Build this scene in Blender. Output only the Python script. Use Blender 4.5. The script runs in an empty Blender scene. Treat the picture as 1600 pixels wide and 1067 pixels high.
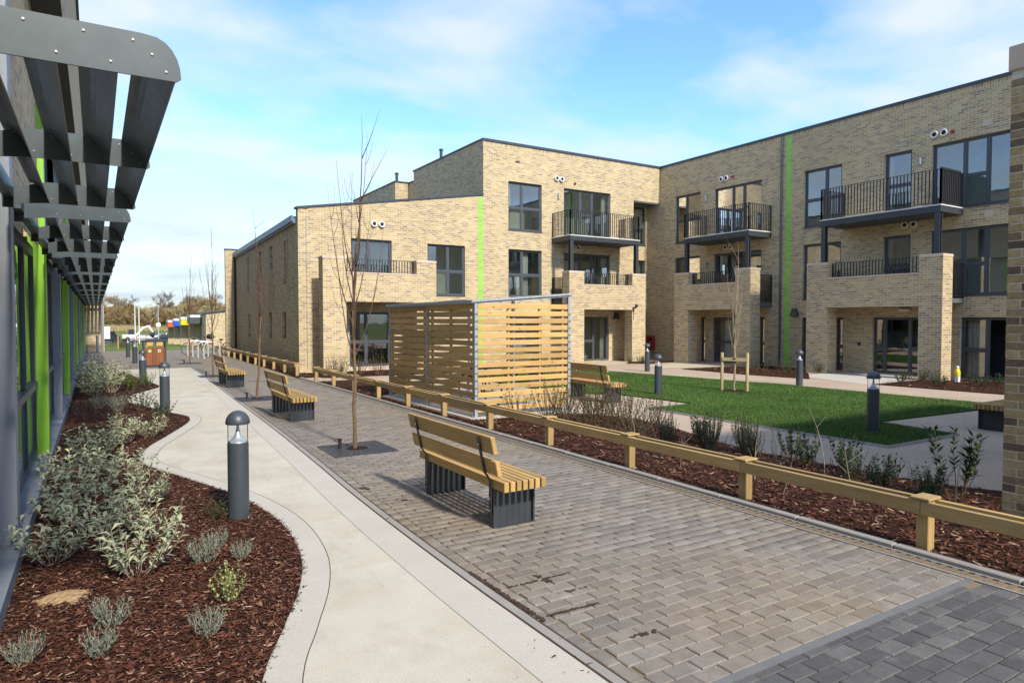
import bpy, bmesh, math, random
import numpy as np
from mathutils import Vector, Matrix
R = math.radians
random.seed(7)
rng = np.random.default_rng(11)
scene = bpy.context.scene
col = scene.collection

# ------------------------------------------------------------------ camera
cam_data = bpy.data.cameras.new('camera')
cam_data.sensor_width = 36.0
cam_data.lens = 23.62
cam_data.clip_start = 0.05
cam_data.clip_end = 3000
cam = bpy.data.objects.new('camera', cam_data)
col.objects.link(cam)
cam.location = (0, 0, 1.9)
cam.rotation_euler = (R(90 - 1.828), 0, R(-31.76))
scene.camera = cam

# ------------------------------------------------------------------ sky, sun, exposure
SUN_EL, SUN_AZ = 40.0, 179.0          # azimuth clockwise from +Y: behind the camera, slightly to the right
world = bpy.data.worlds.new('World')
scene.world = world
world.use_nodes = True
wt = world.node_tree
wt.nodes.clear()
def wn(t, **k):
    n = wt.nodes.new(t)
    for a, b in k.items(): setattr(n, a, b)
    return n
w_out = wn('ShaderNodeOutputWorld')
w_bg = wn('ShaderNodeBackground')
sky = wn('ShaderNodeTexSky')
sky.sky_type = 'NISHITA'
sky.sun_disc = False
sky.sun_elevation = R(SUN_EL)
sky.sun_rotation = R(SUN_AZ)
sky.altitude = 60
sky.air_density = 1.0
sky.dust_density = 0.2
sky.ozone_density = 2.0
# soft broken cloud: the noise is looked up on a flat cloud layer seen from below
tc = wn('ShaderNodeTexCoord')
sep = wn('ShaderNodeSeparateXYZ')
wt.links.new(tc.outputs['Generated'], sep.inputs[0])
mx = wn('ShaderNodeMath', operation='MAXIMUM'); mx.inputs[1].default_value = 0.0
wt.links.new(sep.outputs[2], mx.inputs[0])
ad = wn('ShaderNodeMath', operation='ADD'); ad.inputs[1].default_value = 0.16
wt.links.new(mx.outputs[0], ad.inputs[0])
dv = wn('ShaderNodeVectorMath', operation='DIVIDE')
cmb = wn('ShaderNodeCombineXYZ')
for i in range(3): wt.links.new(ad.outputs[0], cmb.inputs[i])
wt.links.new(tc.outputs['Generated'], dv.inputs[0]); wt.links.new(cmb.outputs[0], dv.inputs[1])
mp = wn('ShaderNodeMapping'); mp.inputs['Scale'].default_value = (1.0, 1.25, 0.0)
mp.inputs['Location'].default_value = (2.35, 0.6, 0.0)
wt.links.new(dv.outputs[0], mp.inputs[0])
nz = wn('ShaderNodeTexNoise'); nz.inputs['Scale'].default_value = 1.5; nz.inputs['Detail'].default_value = 7
nz.inputs['Roughness'].default_value = 0.5; nz.inputs['Distortion'].default_value = 0.15
wt.links.new(mp.outputs[0], nz.inputs['Vector'])
rp = wn('ShaderNodeValToRGB')
rp.color_ramp.elements[0].position = 0.40; rp.color_ramp.elements[0].color = (0.10,)*3 + (1,)
rp.color_ramp.elements[1].position = 0.64; rp.color_ramp.elements[1].color = (0.86,)*3 + (1,)
wt.links.new(nz.outputs['Fac'], rp.inputs[0])
mixc = wn('ShaderNodeMix', data_type='RGBA')
wt.links.new(rp.outputs[0], mixc.inputs[0])
hs = wn('ShaderNodeHueSaturation'); hs.inputs['Saturation'].default_value = 1.28; hs.inputs['Hue'].default_value = 0.506
wt.links.new(sky.outputs[0], hs.inputs['Color'])
wt.links.new(hs.outputs[0], mixc.inputs[6])
mixc.inputs[7].default_value = (2.62, 2.80, 2.92, 1)
hz = wn('ShaderNodeMapRange'); hz.interpolation_type = 'SMOOTHSTEP'
hz.inputs['From Min'].default_value = -0.02; hz.inputs['From Max'].default_value = 0.30; hz.inputs['To Min'].default_value = 0.92; hz.inputs['To Max'].default_value = 0.0
wt.links.new(sep.outputs[2], hz.inputs['Value'])
mixh = wn('ShaderNodeMix', data_type='RGBA'); wt.links.new(hz.outputs[0], mixh.inputs[0]); wt.links.new(mixc.outputs[2], mixh.inputs[6]); mixh.inputs[7].default_value = (1.85, 2.18, 2.45, 1)
wt.links.new(mixh.outputs[2], w_bg.inputs[0])
w_bg.inputs[1].default_value = 0.15
wt.links.new(w_bg.outputs[0], w_out.inputs[0])

sun_data = bpy.data.lights.new('sun', 'SUN')
sun_data.energy = 2.45
sun_data.angle = R(3.5)
sun_data.color = (1.0, 0.92, 0.79)
sun = bpy.data.objects.new('sun', sun_data)
col.objects.link(sun)
to_sun = Vector((math.sin(R(SUN_AZ)) * math.cos(R(SUN_EL)), math.cos(R(SUN_AZ)) * math.cos(R(SUN_EL)), math.sin(R(SUN_EL))))
sun.rotation_euler = to_sun.to_track_quat('Z', 'Y').to_euler()
sun.location = (6, -8, 20)

scene.view_settings.view_transform = 'Standard'
scene.view_settings.look = 'None'
scene.view_settings.exposure = 1.22
scene.view_settings.gamma = 1.0
scene.view_settings.use_curve_mapping = False
scene.cycles.max_bounces = 8
scene.cycles.transparent_max_bounces = 24
scene.cycles.use_adaptive_sampling = True
try:
    scene.cycles.use_denoising = True
except Exception:
    pass

# ------------------------------------------------------------------ node helpers
class NT:
    def __init__(s, name):
        s.m = bpy.data.materials.new(name); s.m.use_nodes = True
        s.t = s.m.node_tree; s.t.nodes.clear()
        s.out = s.t.nodes.new('ShaderNodeOutputMaterial')
    def n(s, typ, **k):
        x = s.t.nodes.new(typ)
        for a, b in k.items(): setattr(x, a, b)
        return x
    def put(s, v, sock):
        if isinstance(v, bpy.types.NodeSocket): s.t.links.new(v, sock)
        elif isinstance(v, (tuple, list)) and len(v) == 3 and sock.type == 'RGBA': sock.default_value = (*v, 1)
        else: sock.default_value = v
    def math(s, op, a, b=0.0, c=None):
        x = s.n('ShaderNodeMath', operation=op); s.put(a, x.inputs[0]); s.put(b, x.inputs[1])
        if c is not None: s.put(c, x.inputs[2])
        return x.outputs[0]
    def mix(s, f, a, b, bt='MIX'):
        x = s.n('ShaderNodeMix', data_type='RGBA', blend_type=bt); s.put(f, x.inputs[0]); s.put(a, x.inputs[6]); s.put(b, x.inputs[7])
        return x.outputs[2]
    def ramp(s, f, stops, interp='LINEAR'):
        x = s.n('ShaderNodeValToRGB'); cr = x.color_ramp; cr.interpolation = interp
        while len(cr.elements) < len(stops): cr.elements.new(0.5)
        for e, (p, c) in zip(cr.elements, stops):
            e.position = p; e.color = (*c, 1) if isinstance(c, (tuple, list)) else (c, c, c, 1)
        s.put(f, x.inputs[0]); return x.outputs[0]
    def noise(s, vec, scale, detail=4, rough=0.55, out='Fac', dist=0.0):
        x = s.n('ShaderNodeTexNoise'); s.put(vec, x.inputs['Vector'])
        x.inputs['Scale'].default_value = scale; x.inputs['Detail'].default_value = detail
        x.inputs['Roughness'].default_value = rough; x.inputs['Distortion'].default_value = dist
        return x.outputs[out]
    def voro(s, vec, scale, feature='F1', out='Distance', rnd=1.0):
        x = s.n('ShaderNodeTexVoronoi', feature=feature); s.put(vec, x.inputs['Vector'])
        x.inputs['Scale'].default_value = scale; x.inputs['Randomness'].default_value = rnd
        return x.outputs[out]
    def pos(s): return s.n('ShaderNodeNewGeometry').outputs['Position']
    def nrm(s): return s.n('ShaderNodeNewGeometry').outputs['Normal']
    def obj(s): return s.n('ShaderNodeTexCoord').outputs['Object']
    def rnd(s): return s.n('ShaderNodeObjectInfo').outputs['Random']
    def xyz(s, v):
        x = s.n('ShaderNodeSeparateXYZ'); s.put(v, x.inputs[0]); return x.outputs
    def vec(s, a, b, c):
        x = s.n('ShaderNodeCombineXYZ'); s.put(a, x.inputs[0]); s.put(b, x.inputs[1]); s.put(c, x.inputs[2]); return x.outputs[0]
    def scale(s, v, sc, loc=(0, 0, 0)):
        x = s.n('ShaderNodeMapping'); s.put(v, x.inputs[0]); x.inputs['Scale'].default_value = sc; x.inputs['Location'].default_value = loc
        return x.outputs[0]
    def white(s, v):
        x = s.n('ShaderNodeTexWhiteNoise', noise_dimensions='3D'); s.put(v, x.inputs['Vector']); return x.outputs
    def bump(s, h, strength=0.5, dist=0.01):
        x = s.n('ShaderNodeBump'); s.put(h, x.inputs['Height']); x.inputs['Strength'].default_value = strength
        x.inputs['Distance'].default_value = dist; return x.outputs[0]
    def pbr(s, colr, rough=0.7, metal=0.0, bump=None, spec=0.5, **k):
        p = s.n('ShaderNodeBsdfPrincipled'); s.put(colr, p.inputs['Base Color']); s.put(rough, p.inputs['Roughness'])
        p.inputs['Metallic'].default_value = metal; p.inputs['Specular IOR Level'].default_value = spec
        if bump is not None: s.put(bump, p.inputs['Normal'])
        for a, b in k.items(): s.put(b, p.inputs[a])
        s.t.links.new(p.outputs[0], s.out.inputs[0]); return s.m
    def cells(s, u, v, w, h, joint, stagger=0.5):
        """running bond cells: random vector per cell, mask (1 on the block, 0 in the joint)"""
        r = s.math('DIVIDE', v, h); row = s.math('FLOOR', r); fv = s.math('FRACT', r)
        off = s.math('MULTIPLY', s.math('MODULO', s.math('ABSOLUTE', row), 2.0), stagger)
        c = s.math('ADD', s.math('DIVIDE', u, w), off); cl = s.math('FLOOR', c); fu = s.math('FRACT', c)
        wnz = s.white(s.vec(cl, row, 3.7))
        eu = s.math('MULTIPLY', s.math('MINIMUM', fu, s.math('SUBTRACT', 1.0, fu)), w)
        ev = s.math('MULTIPLY', s.math('MINIMUM', fv, s.math('SUBTRACT', 1.0, fv)), h)
        e = s.math('MINIMUM', eu, ev)
        mask = s.math('GREATER_THAN', e, joint * 0.5)
        return wnz, mask, e

M = {}
def simple(name, c, rough=0.6, metal=0.0, var=0.12, nscale=6.0, bump=0.0, spec=0.5):
    t = NT(name); p = t.pos()
    nz_ = t.noise(p, nscale, 5)
    f = t.ramp(nz_, [(0.3, 1.0 - var), (0.7, 1.0 + var * 0.6)])
    colr = t.mix(1.0, c, f, 'MULTIPLY')
    rr = t.math('ADD', t.math('MULTIPLY', t.noise(p, nscale * 3, 3), 0.2), rough - 0.1)
    b = t.bump(t.noise(p, nscale * 12, 3), bump, 0.004) if bump else None
    M[name] = t.pbr(colr, rr, metal, b, spec)
    return M[name]

# --- brick (world space, so courses run through); variants: soldier course, darker pier bricks
def brick_mat(name, w=0.225, h=0.075, joint=0.016, soldier=False, light=1.0):
    t = NT(name); p = t.xyz(t.pos()); n = t.xyz(t.nrm())
    ax = t.math('GREATER_THAN', t.math('ABSOLUTE', n[0]), 0.6)
    u = t.math('ADD', t.math('MULTIPLY', p[1], ax), t.math('MULTIPLY', p[0], t.math('SUBTRACT', 1.0, ax)))
    u = t.math('ADD', u, 50.0)
    v = t.math('ADD', p[2], 10.0)
    if soldier: wnz, mask, e = t.cells(u, v, 0.075, 0.225, joint, 0.0)
    else: wnz, mask, e = t.cells(u, v, w, h, joint, 0.5)
    wv = wnz[0]
    big = t.noise(t.pos(), 0.45, 3)
    sel = t.math('ADD', wv, t.math('MULTIPLY', t.math('SUBTRACT', big, 0.5), 0.12))
    L = light
    c = t.ramp(sel, [(0.0, (0.285*L, 0.215*L, 0.148*L)), (0.13, (0.350*L, 0.260*L, 0.158*L)), (0.30, (0.420*L, 0.310*L, 0.165*L)), (0.50, (0.475*L, 0.350*L, 0.172*L)),
                     (0.75, (0.515*L, 0.390*L, 0.192*L)), (0.90, (0.545*L, 0.435*L, 0.245*L)), (1.0, (0.42*L, 0.325*L, 0.195*L))])
    pn = t.noise(t.pos(), 38, 3)
    c = t.mix(1.0, c, t.ramp(pn, [(0.25, 0.86), (0.75, 1.12)]), 'MULTIPLY')
    stain = t.noise(t.scale(t.pos(), (1, 1, 0.3)), 0.7, 5, 0.6)
    c = t.mix(1.0, c, t.ramp(stain, [(0.28, 0.88), (0.66, 1.04)]), 'MULTIPLY')
    mort = t.mix(t.noise(t.pos(), 5, 3), (0.55*L, 0.49*L, 0.385*L), (0.67*L, 0.61*L, 0.49*L))
    colr = t.mix(mask, mort, c)
    hgt = t.math('ADD', t.math('MINIMUM', t.math('MULTIPLY', e, 120.0), 1.0), t.math('MULTIPLY', pn, 0.4))
    M[name] = t.pbr(colr, 0.88, 0, t.bump(hgt, 0.7, 0.007), 0.25)
brick_mat('brick')
brick_mat('brick_soldier', soldier=True)
# single bricks on the near pier: colour by object
t = NT('brick_single'); r_ = t.rnd()
c = t.ramp(r_, [(0.0, (0.13, 0.092, 0.066)), (0.25, (0.26, 0.185, 0.105)), (0.55, (0.40, 0.30, 0.15)), (1.0, (0.47, 0.36, 0.20))])
pn = t.noise(t.pos(), 30, 5)
c = t.mix(1.0, c, t.ramp(pn, [(0.25, 0.7), (0.75, 1.2)]), 'MULTIPLY')
M['brick_single'] = t.pbr(c, 0.9, 0, t.bump(pn, 0.6, 0.004), 0.2)
simple('mortar', (0.60, 0.55, 0.46), 0.95, nscale=20, bump=0.4)
# glazed green brick strip
t = NT('green_brick'); p = t.xyz(t.pos())
r = t.math('DIVIDE', t.math('ADD', p[2], 10.0), 0.075); fr = t.math('FRACT', r)
mask = t.math('GREATER_THAN', fr, 0.13)
wv = t.white(t.vec(t.math('FLOOR', r), 1.0, 2.0))[0]
c = t.mix(wv, (0.22, 0.50, 0.045), (0.30, 0.60, 0.07))
M['green_brick'] = t.pbr(t.mix(mask, (0.42, 0.48, 0.30), c), t.math('SUBTRACT', 0.9, t.math('MULTIPLY', mask, 0.55)), 0, t.bump(mask, 0.5, 0.005))

simple('cap_stone', (0.58, 0.46, 0.36), 0.85, nscale=4, bump=0.25)
simple('frame', (0.062, 0.075, 0.088), 0.45, var=0.08)
simple('steel_dark', (0.040, 0.046, 0.054), 0.45, 0.0, var=0.12)
simple('rail_dark', (0.022, 0.022, 0.023), 0.5)
simple('roof_edge', (0.05, 0.065, 0.085), 0.45, 0.3)
simple('gutter', (0.13, 0.19, 0.27), 0.4, 0.3, var=0.1)
simple('slab_edge', (0.66, 0.66, 0.64), 0.6)
simple('soffit', (0.11, 0.12, 0.13), 0.7)
simple('galv', (0.44, 0.47, 0.49), 0.42, 0.3, var=0.25, nscale=25)
simple('hoop_steel', (0.62, 0.64, 0.65), 0.4, 0.3)
simple('bollard_paint', (0.060, 0.074, 0.088), 0.42, 0.2, var=0.07, nscale=14)
simple('bollard_cone', (0.50, 0.54, 0.58), 0.35, 0.5)
simple('louvre', (0.060, 0.076, 0.082), 0.42, 0.25, var=0.14, nscale=9)
simple('louvre_blade', (0.15, 0.168, 0.18), 0.34, 0.35, var=0.12, nscale=7)
simple('bolt', (0.30, 0.30, 0.28), 0.45, 0.7)
simple('col_grey', (0.22, 0.24, 0.275), 0.5, var=0.08)
simple('col_green', (0.24, 0.50, 0.035), 0.45, var=0.07)
simple('plinth', (0.20, 0.22, 0.24), 0.7)
simple('white_plastic', (0.78, 0.78, 0.76), 0.4)
simple('vent_dark', (0.02, 0.02, 0.02), 0.8)
simple('red_paint', (0.42, 0.02, 0.02), 0.4)
simple('blue_paint', (0.01, 0.09, 0.55), 0.45)
simple('yellow_paint', (0.85, 0.60, 0.02), 0.45)
simple('orange_red', (0.75, 0.10, 0.04), 0.45)
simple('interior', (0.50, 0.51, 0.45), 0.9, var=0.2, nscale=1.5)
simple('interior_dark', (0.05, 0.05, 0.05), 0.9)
simple('curtain', (0.66, 0.65, 0.60), 0.9)
simple('soil', (0.055, 0.030, 0.018), 0.95, nscale=18, bump=0.5)
simple('tyre', (0.015, 0.015, 0.016), 0.7)
simple('car_glass', (0.02, 0.025, 0.03), 0.08)
simple('car_silver', (0.45, 0.46, 0.48), 0.3, 0.6)
simple('car_dark', (0.03, 0.035, 0.05), 0.25, 0.2)
simple('car_red', (0.35, 0.03, 0.03), 0.3)
simple('car_white', (0.80, 0.80, 0.80), 0.3)
simple('concrete_old', (0.29, 0.27, 0.245), 0.9, nscale=3, bump=0.3)
simple('drain_tan', (0.17, 0.135, 0.10), 0.8, nscale=12)
simple('strip_grey', (0.15, 0.15, 0.15), 0.7, nscale=9)
simple('lime_sticker', (0.35, 0.75, 0.08), 0.5)

# --- timber, grain along an axis of the object
def wood(name, axis, a, b, knots=True, rough=0.62):
    t = NT(name); o = t.obj(); r_ = t.rnd()
    sc = [22.0, 22.0, 22.0]; sc[axis] = 1.1
    off = t.n('ShaderNodeVectorMath', operation='ADD'); t.put(o, off.inputs[0])
    t.put(t.vec(t.math('MULTIPLY', r_, 13.0), t.math('MULTIPLY', r_, 29.0), t.math('MULTIPLY', r_, 41.0)), off.inputs[1])
    v = off.outputs[0]
    g = t.noise(t.scale(v, tuple(sc)), 2.2, 5, 0.6, dist=0.6)
    c = t.mix(t.ramp(g, [(0.30, 0.0), (0.72, 1.0)]), a, b)
    tint = t.ramp(r_, [(0.0, (0.74, 0.76, 0.80)), (0.5, (0.97, 0.97, 0.97)), (1.0, (1.12, 1.10, 1.05))])
    c = t.mix(1.0, c, tint, 'MULTIPLY')
    c = t.mix(1.0, c, t.ramp(t.noise(v, 1.7, 3), [(0.3, 0.86), (0.7, 1.08)]), 'MULTIPLY')
    if knots:
        ks = [4.5, 4.5, 4.5]; ks[axis] = 2.2
        k = t.voro(t.scale(v, tuple(ks)), 1.6)
        kf = t.ramp(k, [(0.07, 0.8), (0.13, 0.0)])
        c = t.mix(kf, c, (a[0]*0.32, a[1]*0.24, a[2]*0.18))
    M[name] = t.pbr(c, rough, 0, t.bump(g, 0.25, 0.003), 0.35)
for i, ax in enumerate('XYZ'):
    wood('bench_wood_' + ax, i, (0.40, 0.245, 0.085), (0.53, 0.355, 0.145))
    wood('fence_wood_' + ax, i, (0.40, 0.26, 0.105), (0.54, 0.38, 0.17))
    wood('slat_wood_' + ax, i, (0.50, 0.30, 0.10), (0.62, 0.42, 0.17))
wood('bin_wood', 2, (0.21, 0.075, 0.028), (0.30, 0.115, 0.045), False)
wood('stake_wood', 2, (0.36, 0.28, 0.14), (0.48, 0.38, 0.20), False)

# --- glass
def glass(name, tint, base, rough=0.015, ior=1.5):
    t = NT(name)
    tr = t.n('ShaderNodeBsdfTransparent'); t.put(tint, tr.inputs[0])
    gl = t.n('ShaderNodeBsdfGlossy'); t.put((0.95, 0.97, 1.0), gl.inputs[0]); gl.inputs['Roughness'].default_value = rough
    fr = t.n('ShaderNodeFresnel'); fr.inputs[0].default_value = ior
    wob = t.bump(t.noise(t.pos(), 1.3, 2), 0.05, 0.02)
    t.put(wob, gl.inputs['Normal'])
    f = t.math('ADD', t.math('MULTIPLY', fr.outputs[0], 1.0 - base), base)
    mxs = t.n('ShaderNodeMixShader'); t.put(f, mxs.inputs[0]); t.t.links.new(tr.outputs[0], mxs.inputs[1]); t.t.links.new(gl.outputs[0], mxs.inputs[2])
    t.t.links.new(mxs.outputs[0], t.out.inputs[0]); M[name] = t.m
glass('pane', (0.62, 0.68, 0.66), 0.17)
glass('pane_lower', (0.45, 0.50, 0.48), 0.10)
glass('clear_tube', (0.95, 0.96, 0.97), 0.015, 0.05, 1.08)
glass('roof_sheet', (0.75, 0.80, 0.84), 0.06, 0.15)
t = NT('spandrel'); M['spandrel'] = t.pbr((0.10, 0.13, 0.12), 0.12, 0, None, 0.6)

# --- ground surfaces
t = NT('concrete'); p = t.pos()
n1 = t.noise(p, 1.1, 5); n2 = t.noise(t.scale(p, (1, 0.35, 1)), 5, 4); n3 = t.noise(p, 90, 3); n4 = t.noise(t.scale(p, (0.5, 2.2, 1)), 2.4, 5)
c = t.mix(t.ramp(n1, [(0.35, 0.0), (0.65, 1.0)]), (0.475, 0.435, 0.355), (0.545, 0.512, 0.435))
c = t.mix(t.ramp(n4, [(0.52, 0.0), (0.75, 0.45)]), c, (0.47, 0.385, 0.27))
c = t.mix(1.0, c, t.ramp(n3, [(0.3, 0.87), (0.7, 1.08)]), 'MULTIPLY')
sp = t.voro(p, 26); c = t.mix(t.ramp(sp, [(0.045, 0.6), (0.075, 0.0)]), c, (0.17, 0.13, 0.10))
wear = t.noise(t.scale(p, (1.6, 0.7, 1)), 1.9, 7, 0.7); c = t.mix(1.0, c, t.ramp(wear, [(0.30, 0.84), (0.52, 1.0)]), 'MULTIPLY')
M['concrete'] = t.pbr(c, 0.88, 0, t.bump(t.math('ADD', n3, t.math('MULTIPLY', n2, 0.6)), 0.35, 0.004), 0.25)
t = NT('concrete_edge'); p = t.pos()
n1 = t.noise(p, 2.3, 5); n3 = t.noise(p, 60, 3)
c = t.mix(n1, (0.425, 0.40, 0.345), (0.515, 0.488, 0.425))
M['concrete_edge'] = t.pbr(t.mix(1.0, c, t.ramp(n3, [(0.3, 0.92), (0.7, 1.05)]), 'MULTIPLY'), 0.82, 0, t.bump(n3, 0.2, 0.002), 0.3)

PW, PH = 0.206, 0.116
PX0, PY0 = 2.58, 0.2
def paver(name, sheet, dark=False):
    t = NT(name); p = t.pos(); s = t.xyz(p)
    u = t.math('SUBTRACT', s[0], PX0 - 40 * PW); v = t.math('SUBTRACT', s[1], PY0 - 40 * PH)
    wnz, mask, e = t.cells(u, v, PW, PH, 0.008, 0.5)
    r = wnz[0]
    if dark: c = t.ramp(r, [(0.0, (0.076, 0.075, 0.077)), (0.5, (0.102, 0.100, 0.100)), (1.0, (0.135, 0.130, 0.125))])
    else: c = t.ramp(r, [(0.0, (0.170, 0.153, 0.136)), (0.35, (0.200, 0.176, 0.151)), (0.7, (0.222, 0.196, 0.167)), (1.0, (0.240, 0.219, 0.192))])
    big = t.noise(p, 0.55, 4)
    if not dark: c = t.mix(t.ramp(big, [(0.42, 0.0), (0.68, 0.65)]), c, t.mix(r, (0.225, 0.174, 0.122), (0.268, 0.215, 0.155)))
    fine = t.noise(p, 70, 4); mid = t.noise(p, 9, 4)
    c = t.mix(1.0, c, t.ramp(fine, [(0.25, 0.82), (0.75, 1.14)]), 'MULTIPLY')
    c = t.mix(1.0, c, t.ramp(mid, [(0.3, 0.86), (0.7, 1.10)]), 'MULTIPLY')
    lime = t.ramp(t.noise(p, 2.6, 5, 0.65), [(0.60, 0.0), (0.78, 0.45)])
    c = t.mix(lime, c, (0.36, 0.345, 0.32))
    b = fine
    if sheet:
        c = t.mix(mask, t.mix(mid, (0.12, 0.09, 0.06), (0.30, 0.23, 0.15)), c)
        b = t.math('ADD', fine, t.math('MULTIPLY', t.math('MINIMUM', t.math('MULTIPLY', e, 100.0), 1.0), 1.5))
    M[name] = t.pbr(c, 0.85, 0, t.bump(b, 0.4, 0.004), 0.3)
paver('paver', False); paver('paver_sheet', True); paver('paver_dark', False, True)
t = NT('joint_sand'); p = t.pos()
M['joint_sand'] = t.pbr(t.mix(t.noise(p, 3, 5), (0.10, 0.078, 0.055), (0.33, 0.25, 0.16)), 0.95, 0, t.bump(t.noise(p, 120, 3), 0.5, 0.003), 0.1)

t = NT('resin_path'); p = t.pos()
v1 = t.voro(p, 130, out='Color'); big = t.noise(p, 0.7, 4)
c = t.mix(t.xyz(v1)[0], (0.33, 0.25, 0.185), (0.50, 0.405, 0.31))
c = t.mix(1.0, c, t.ramp(big, [(0.3, 0.88), (0.7, 1.07)]), 'MULTIPLY')
M['resin_path'] = t.pbr(c, 0.85, 0, t.bump(t.voro(p, 130), 0.4, 0.003), 0.3)
t = NT('entrance_slab'); p = t.pos()
M['entrance_slab'] = t.pbr(t.mix(t.noise(p, 2.2, 5), (0.40, 0.34, 0.25), (0.54, 0.47, 0.35)), 0.85, 0, t.bump(t.noise(p, 80), 0.3, 0.003), 0.3)
t = NT('mulch'); p = t.pos()
v1 = t.voro(t.scale(p, (1, 1, 1)), 60, out='Color'); n1 = t.noise(p, 45, 5, 0.7); big = t.noise(p, 1.4, 4)
c = t.ramp(n1, [(0.3, (0.012, 0.006, 0.004)), (0.5, (0.040, 0.017, 0.010)), (0.68, (0.095, 0.040, 0.022)), (0.85, (0.16, 0.075, 0.042))])
c = t.mix(1.0, c, t.ramp(big, [(0.3, 0.75), (0.7, 1.2)]), 'MULTIPLY')
M['mulch'] = t.pbr(c, 0.95, 0, t.bump(n1, 1.0, 0.03), 0.15)
t = NT('chips'); 
at_ = t.n('ShaderNodeAttribute'); at_.attribute_name = 'tint'
c = t.ramp(at_.outputs['Fac'], [(0.0, (0.030, 0.011, 0.007)), (0.4, (0.082, 0.029, 0.017)), (0.75, (0.140, 0.052, 0.030)), (0.88, (0.20, 0.088, 0.052)), (0.95, (0.28, 0.17, 0.11)), (1.0, (0.40, 0.29, 0.20))])
M['chips'] = t.pbr(c, 0.85, 0, None, 0.2)
t = NT('lawn_ground'); p = t.pos()
M['lawn_ground'] = t.pbr(t.mix(t.noise(p, 8, 5), (0.012, 0.030, 0.006), (0.028, 0.060, 0.012)), 0.95, 0, None, 0.1)
t = NT('grass'); p = t.pos(); at_ = t.n('ShaderNodeAttribute'); at_.attribute_name = 'tint'
c = t.ramp(at_.outputs['Fac'], [(0.0, (0.042, 0.092, 0.014)), (0.5, (0.078, 0.155, 0.026)), (1.0, (0.135, 0.222, 0.046))])
c = t.mix(1.0, c, t.ramp(t.noise(p, 0.6, 4), [(0.3, 0.78), (0.7, 1.18)]), 'MULTIPLY')
c = t.mix(t.ramp(t.noise(p, 1.7, 5, 0.6), [(0.55, 0.0), (0.75, 0.30)]), c, (0.12, 0.14, 0.035))
M['grass'] = t.pbr(c, 0.6, 0, None, 0.3)
t = NT('meadow'); p = t.pos(); s = t.xyz(p)
n1 = t.noise(p, 0.05, 5); n2 = t.noise(p, 1.2, 5)
c = t.mix(t.ramp(n1, [(0.4, 0.0), (0.62, 1.0)]), (0.075, 0.13, 0.022), (0.16, 0.17, 0.05))
straw = t.ramp(t.math('ADD', s[1], t.math('MULTIPLY', t.noise(p, 0.08, 3), 20.0)), [(0.0, 0.0), (1.0, 0.0)])
c = t.mix(1.0, c, t.ramp(n2, [(0.3, 0.75), (0.7, 1.2)]), 'MULTIPLY')
M['meadow'] = t.pbr(c, 0.95, 0, None, 0.1)
t = NT('asphalt'); p = t.pos()
M['asphalt'] = t.pbr(t.mix(t.noise(p, 0.6, 4), (0.055, 0.055, 0.058), (0.095, 0.093, 0.09)), 0.9, 0, t.bump(t.noise(p, 60), 0.3, 0.004), 0.3)

# --- plants
def leaf_mat(name, a, b, under=None, rough=0.6, transl=0.12):
    t = NT(name); at_ = t.n('ShaderNodeAttribute'); at_.attribute_name = 'tint'
    c = t.mix(at_.outputs['Fac'], a, b)
    if under: c = t.mix(t.n('ShaderNodeNewGeometry').outputs['Backfacing'], c, under)
    p = t.n('ShaderNodeBsdfPrincipled'); t.put(c, p.inputs['Base Color']); p.inputs['Roughness'].default_value = rough; p.inputs['Specular IOR Level'].default_value = 0.3
    tl = t.n('ShaderNodeBsdfTranslucent'); t.put(c, tl.inputs[0])
    ms = t.n('ShaderNodeMixShader'); ms.inputs[0].default_value = transl
    t.t.links.new(p.outputs[0], ms.inputs[1]); t.t.links.new(tl.outputs[0], ms.inputs[2]); t.t.links.new(ms.outputs[0], t.out.inputs[0])
    M[name] = t.m
leaf_mat('sage_leaf', (0.115, 0.155, 0.055), (0.40, 0.43, 0.225), (0.46, 0.49, 0.31), 0.6, 0.28)
leaf_mat('dark_leaf', (0.018, 0.040, 0.013), (0.065, 0.105, 0.032), None, 0.4)
leaf_mat('bright_leaf', (0.055, 0.12, 0.012), (0.16, 0.27, 0.03))
leaf_mat('grey_leaf', (0.10, 0.13, 0.10), (0.22, 0.26, 0.21))
leaf_mat('rosemary_leaf', (0.028, 0.050, 0.024), (0.085, 0.115, 0.06))
leaf_mat('variegated_leaf', (0.16, 0.24, 0.05), (0.52, 0.56, 0.26))
leaf_mat('russet_leaf', (0.045, 0.032, 0.014), (0.085, 0.125, 0.03))
leaf_mat('straw', (0.16, 0.10, 0.05), (0.36, 0.26, 0.15))
simple('stem_pale', (0.34, 0.29, 0.21), 0.8)
simple('stem_brown', (0.13, 0.075, 0.045), 0.8)
simple('bark_young', (0.155, 0.10, 0.05), 0.8, var=0.35, nscale=22, bump=0.4)
simple('twig', (0.10, 0.055, 0.035), 0.75, var=0.2)
simple('twig_pale', (0.30, 0.24, 0.15), 0.75, var=0.2)
leaf_mat('wood_tan', (0.23, 0.155, 0.075), (0.40, 0.30, 0.15))
leaf_mat('wood_gold', (0.28, 0.22, 0.08), (0.46, 0.37, 0.15))
leaf_mat('wood_grey', (0.075, 0.062, 0.052), (0.16, 0.135, 0.11))
leaf_mat('straw_grass', (0.30, 0.23, 0.10), (0.48, 0.39, 0.20))
leaf_mat('hedge_leaf', (0.05, 0.06, 0.02), (0.16, 0.12, 0.05))

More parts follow.
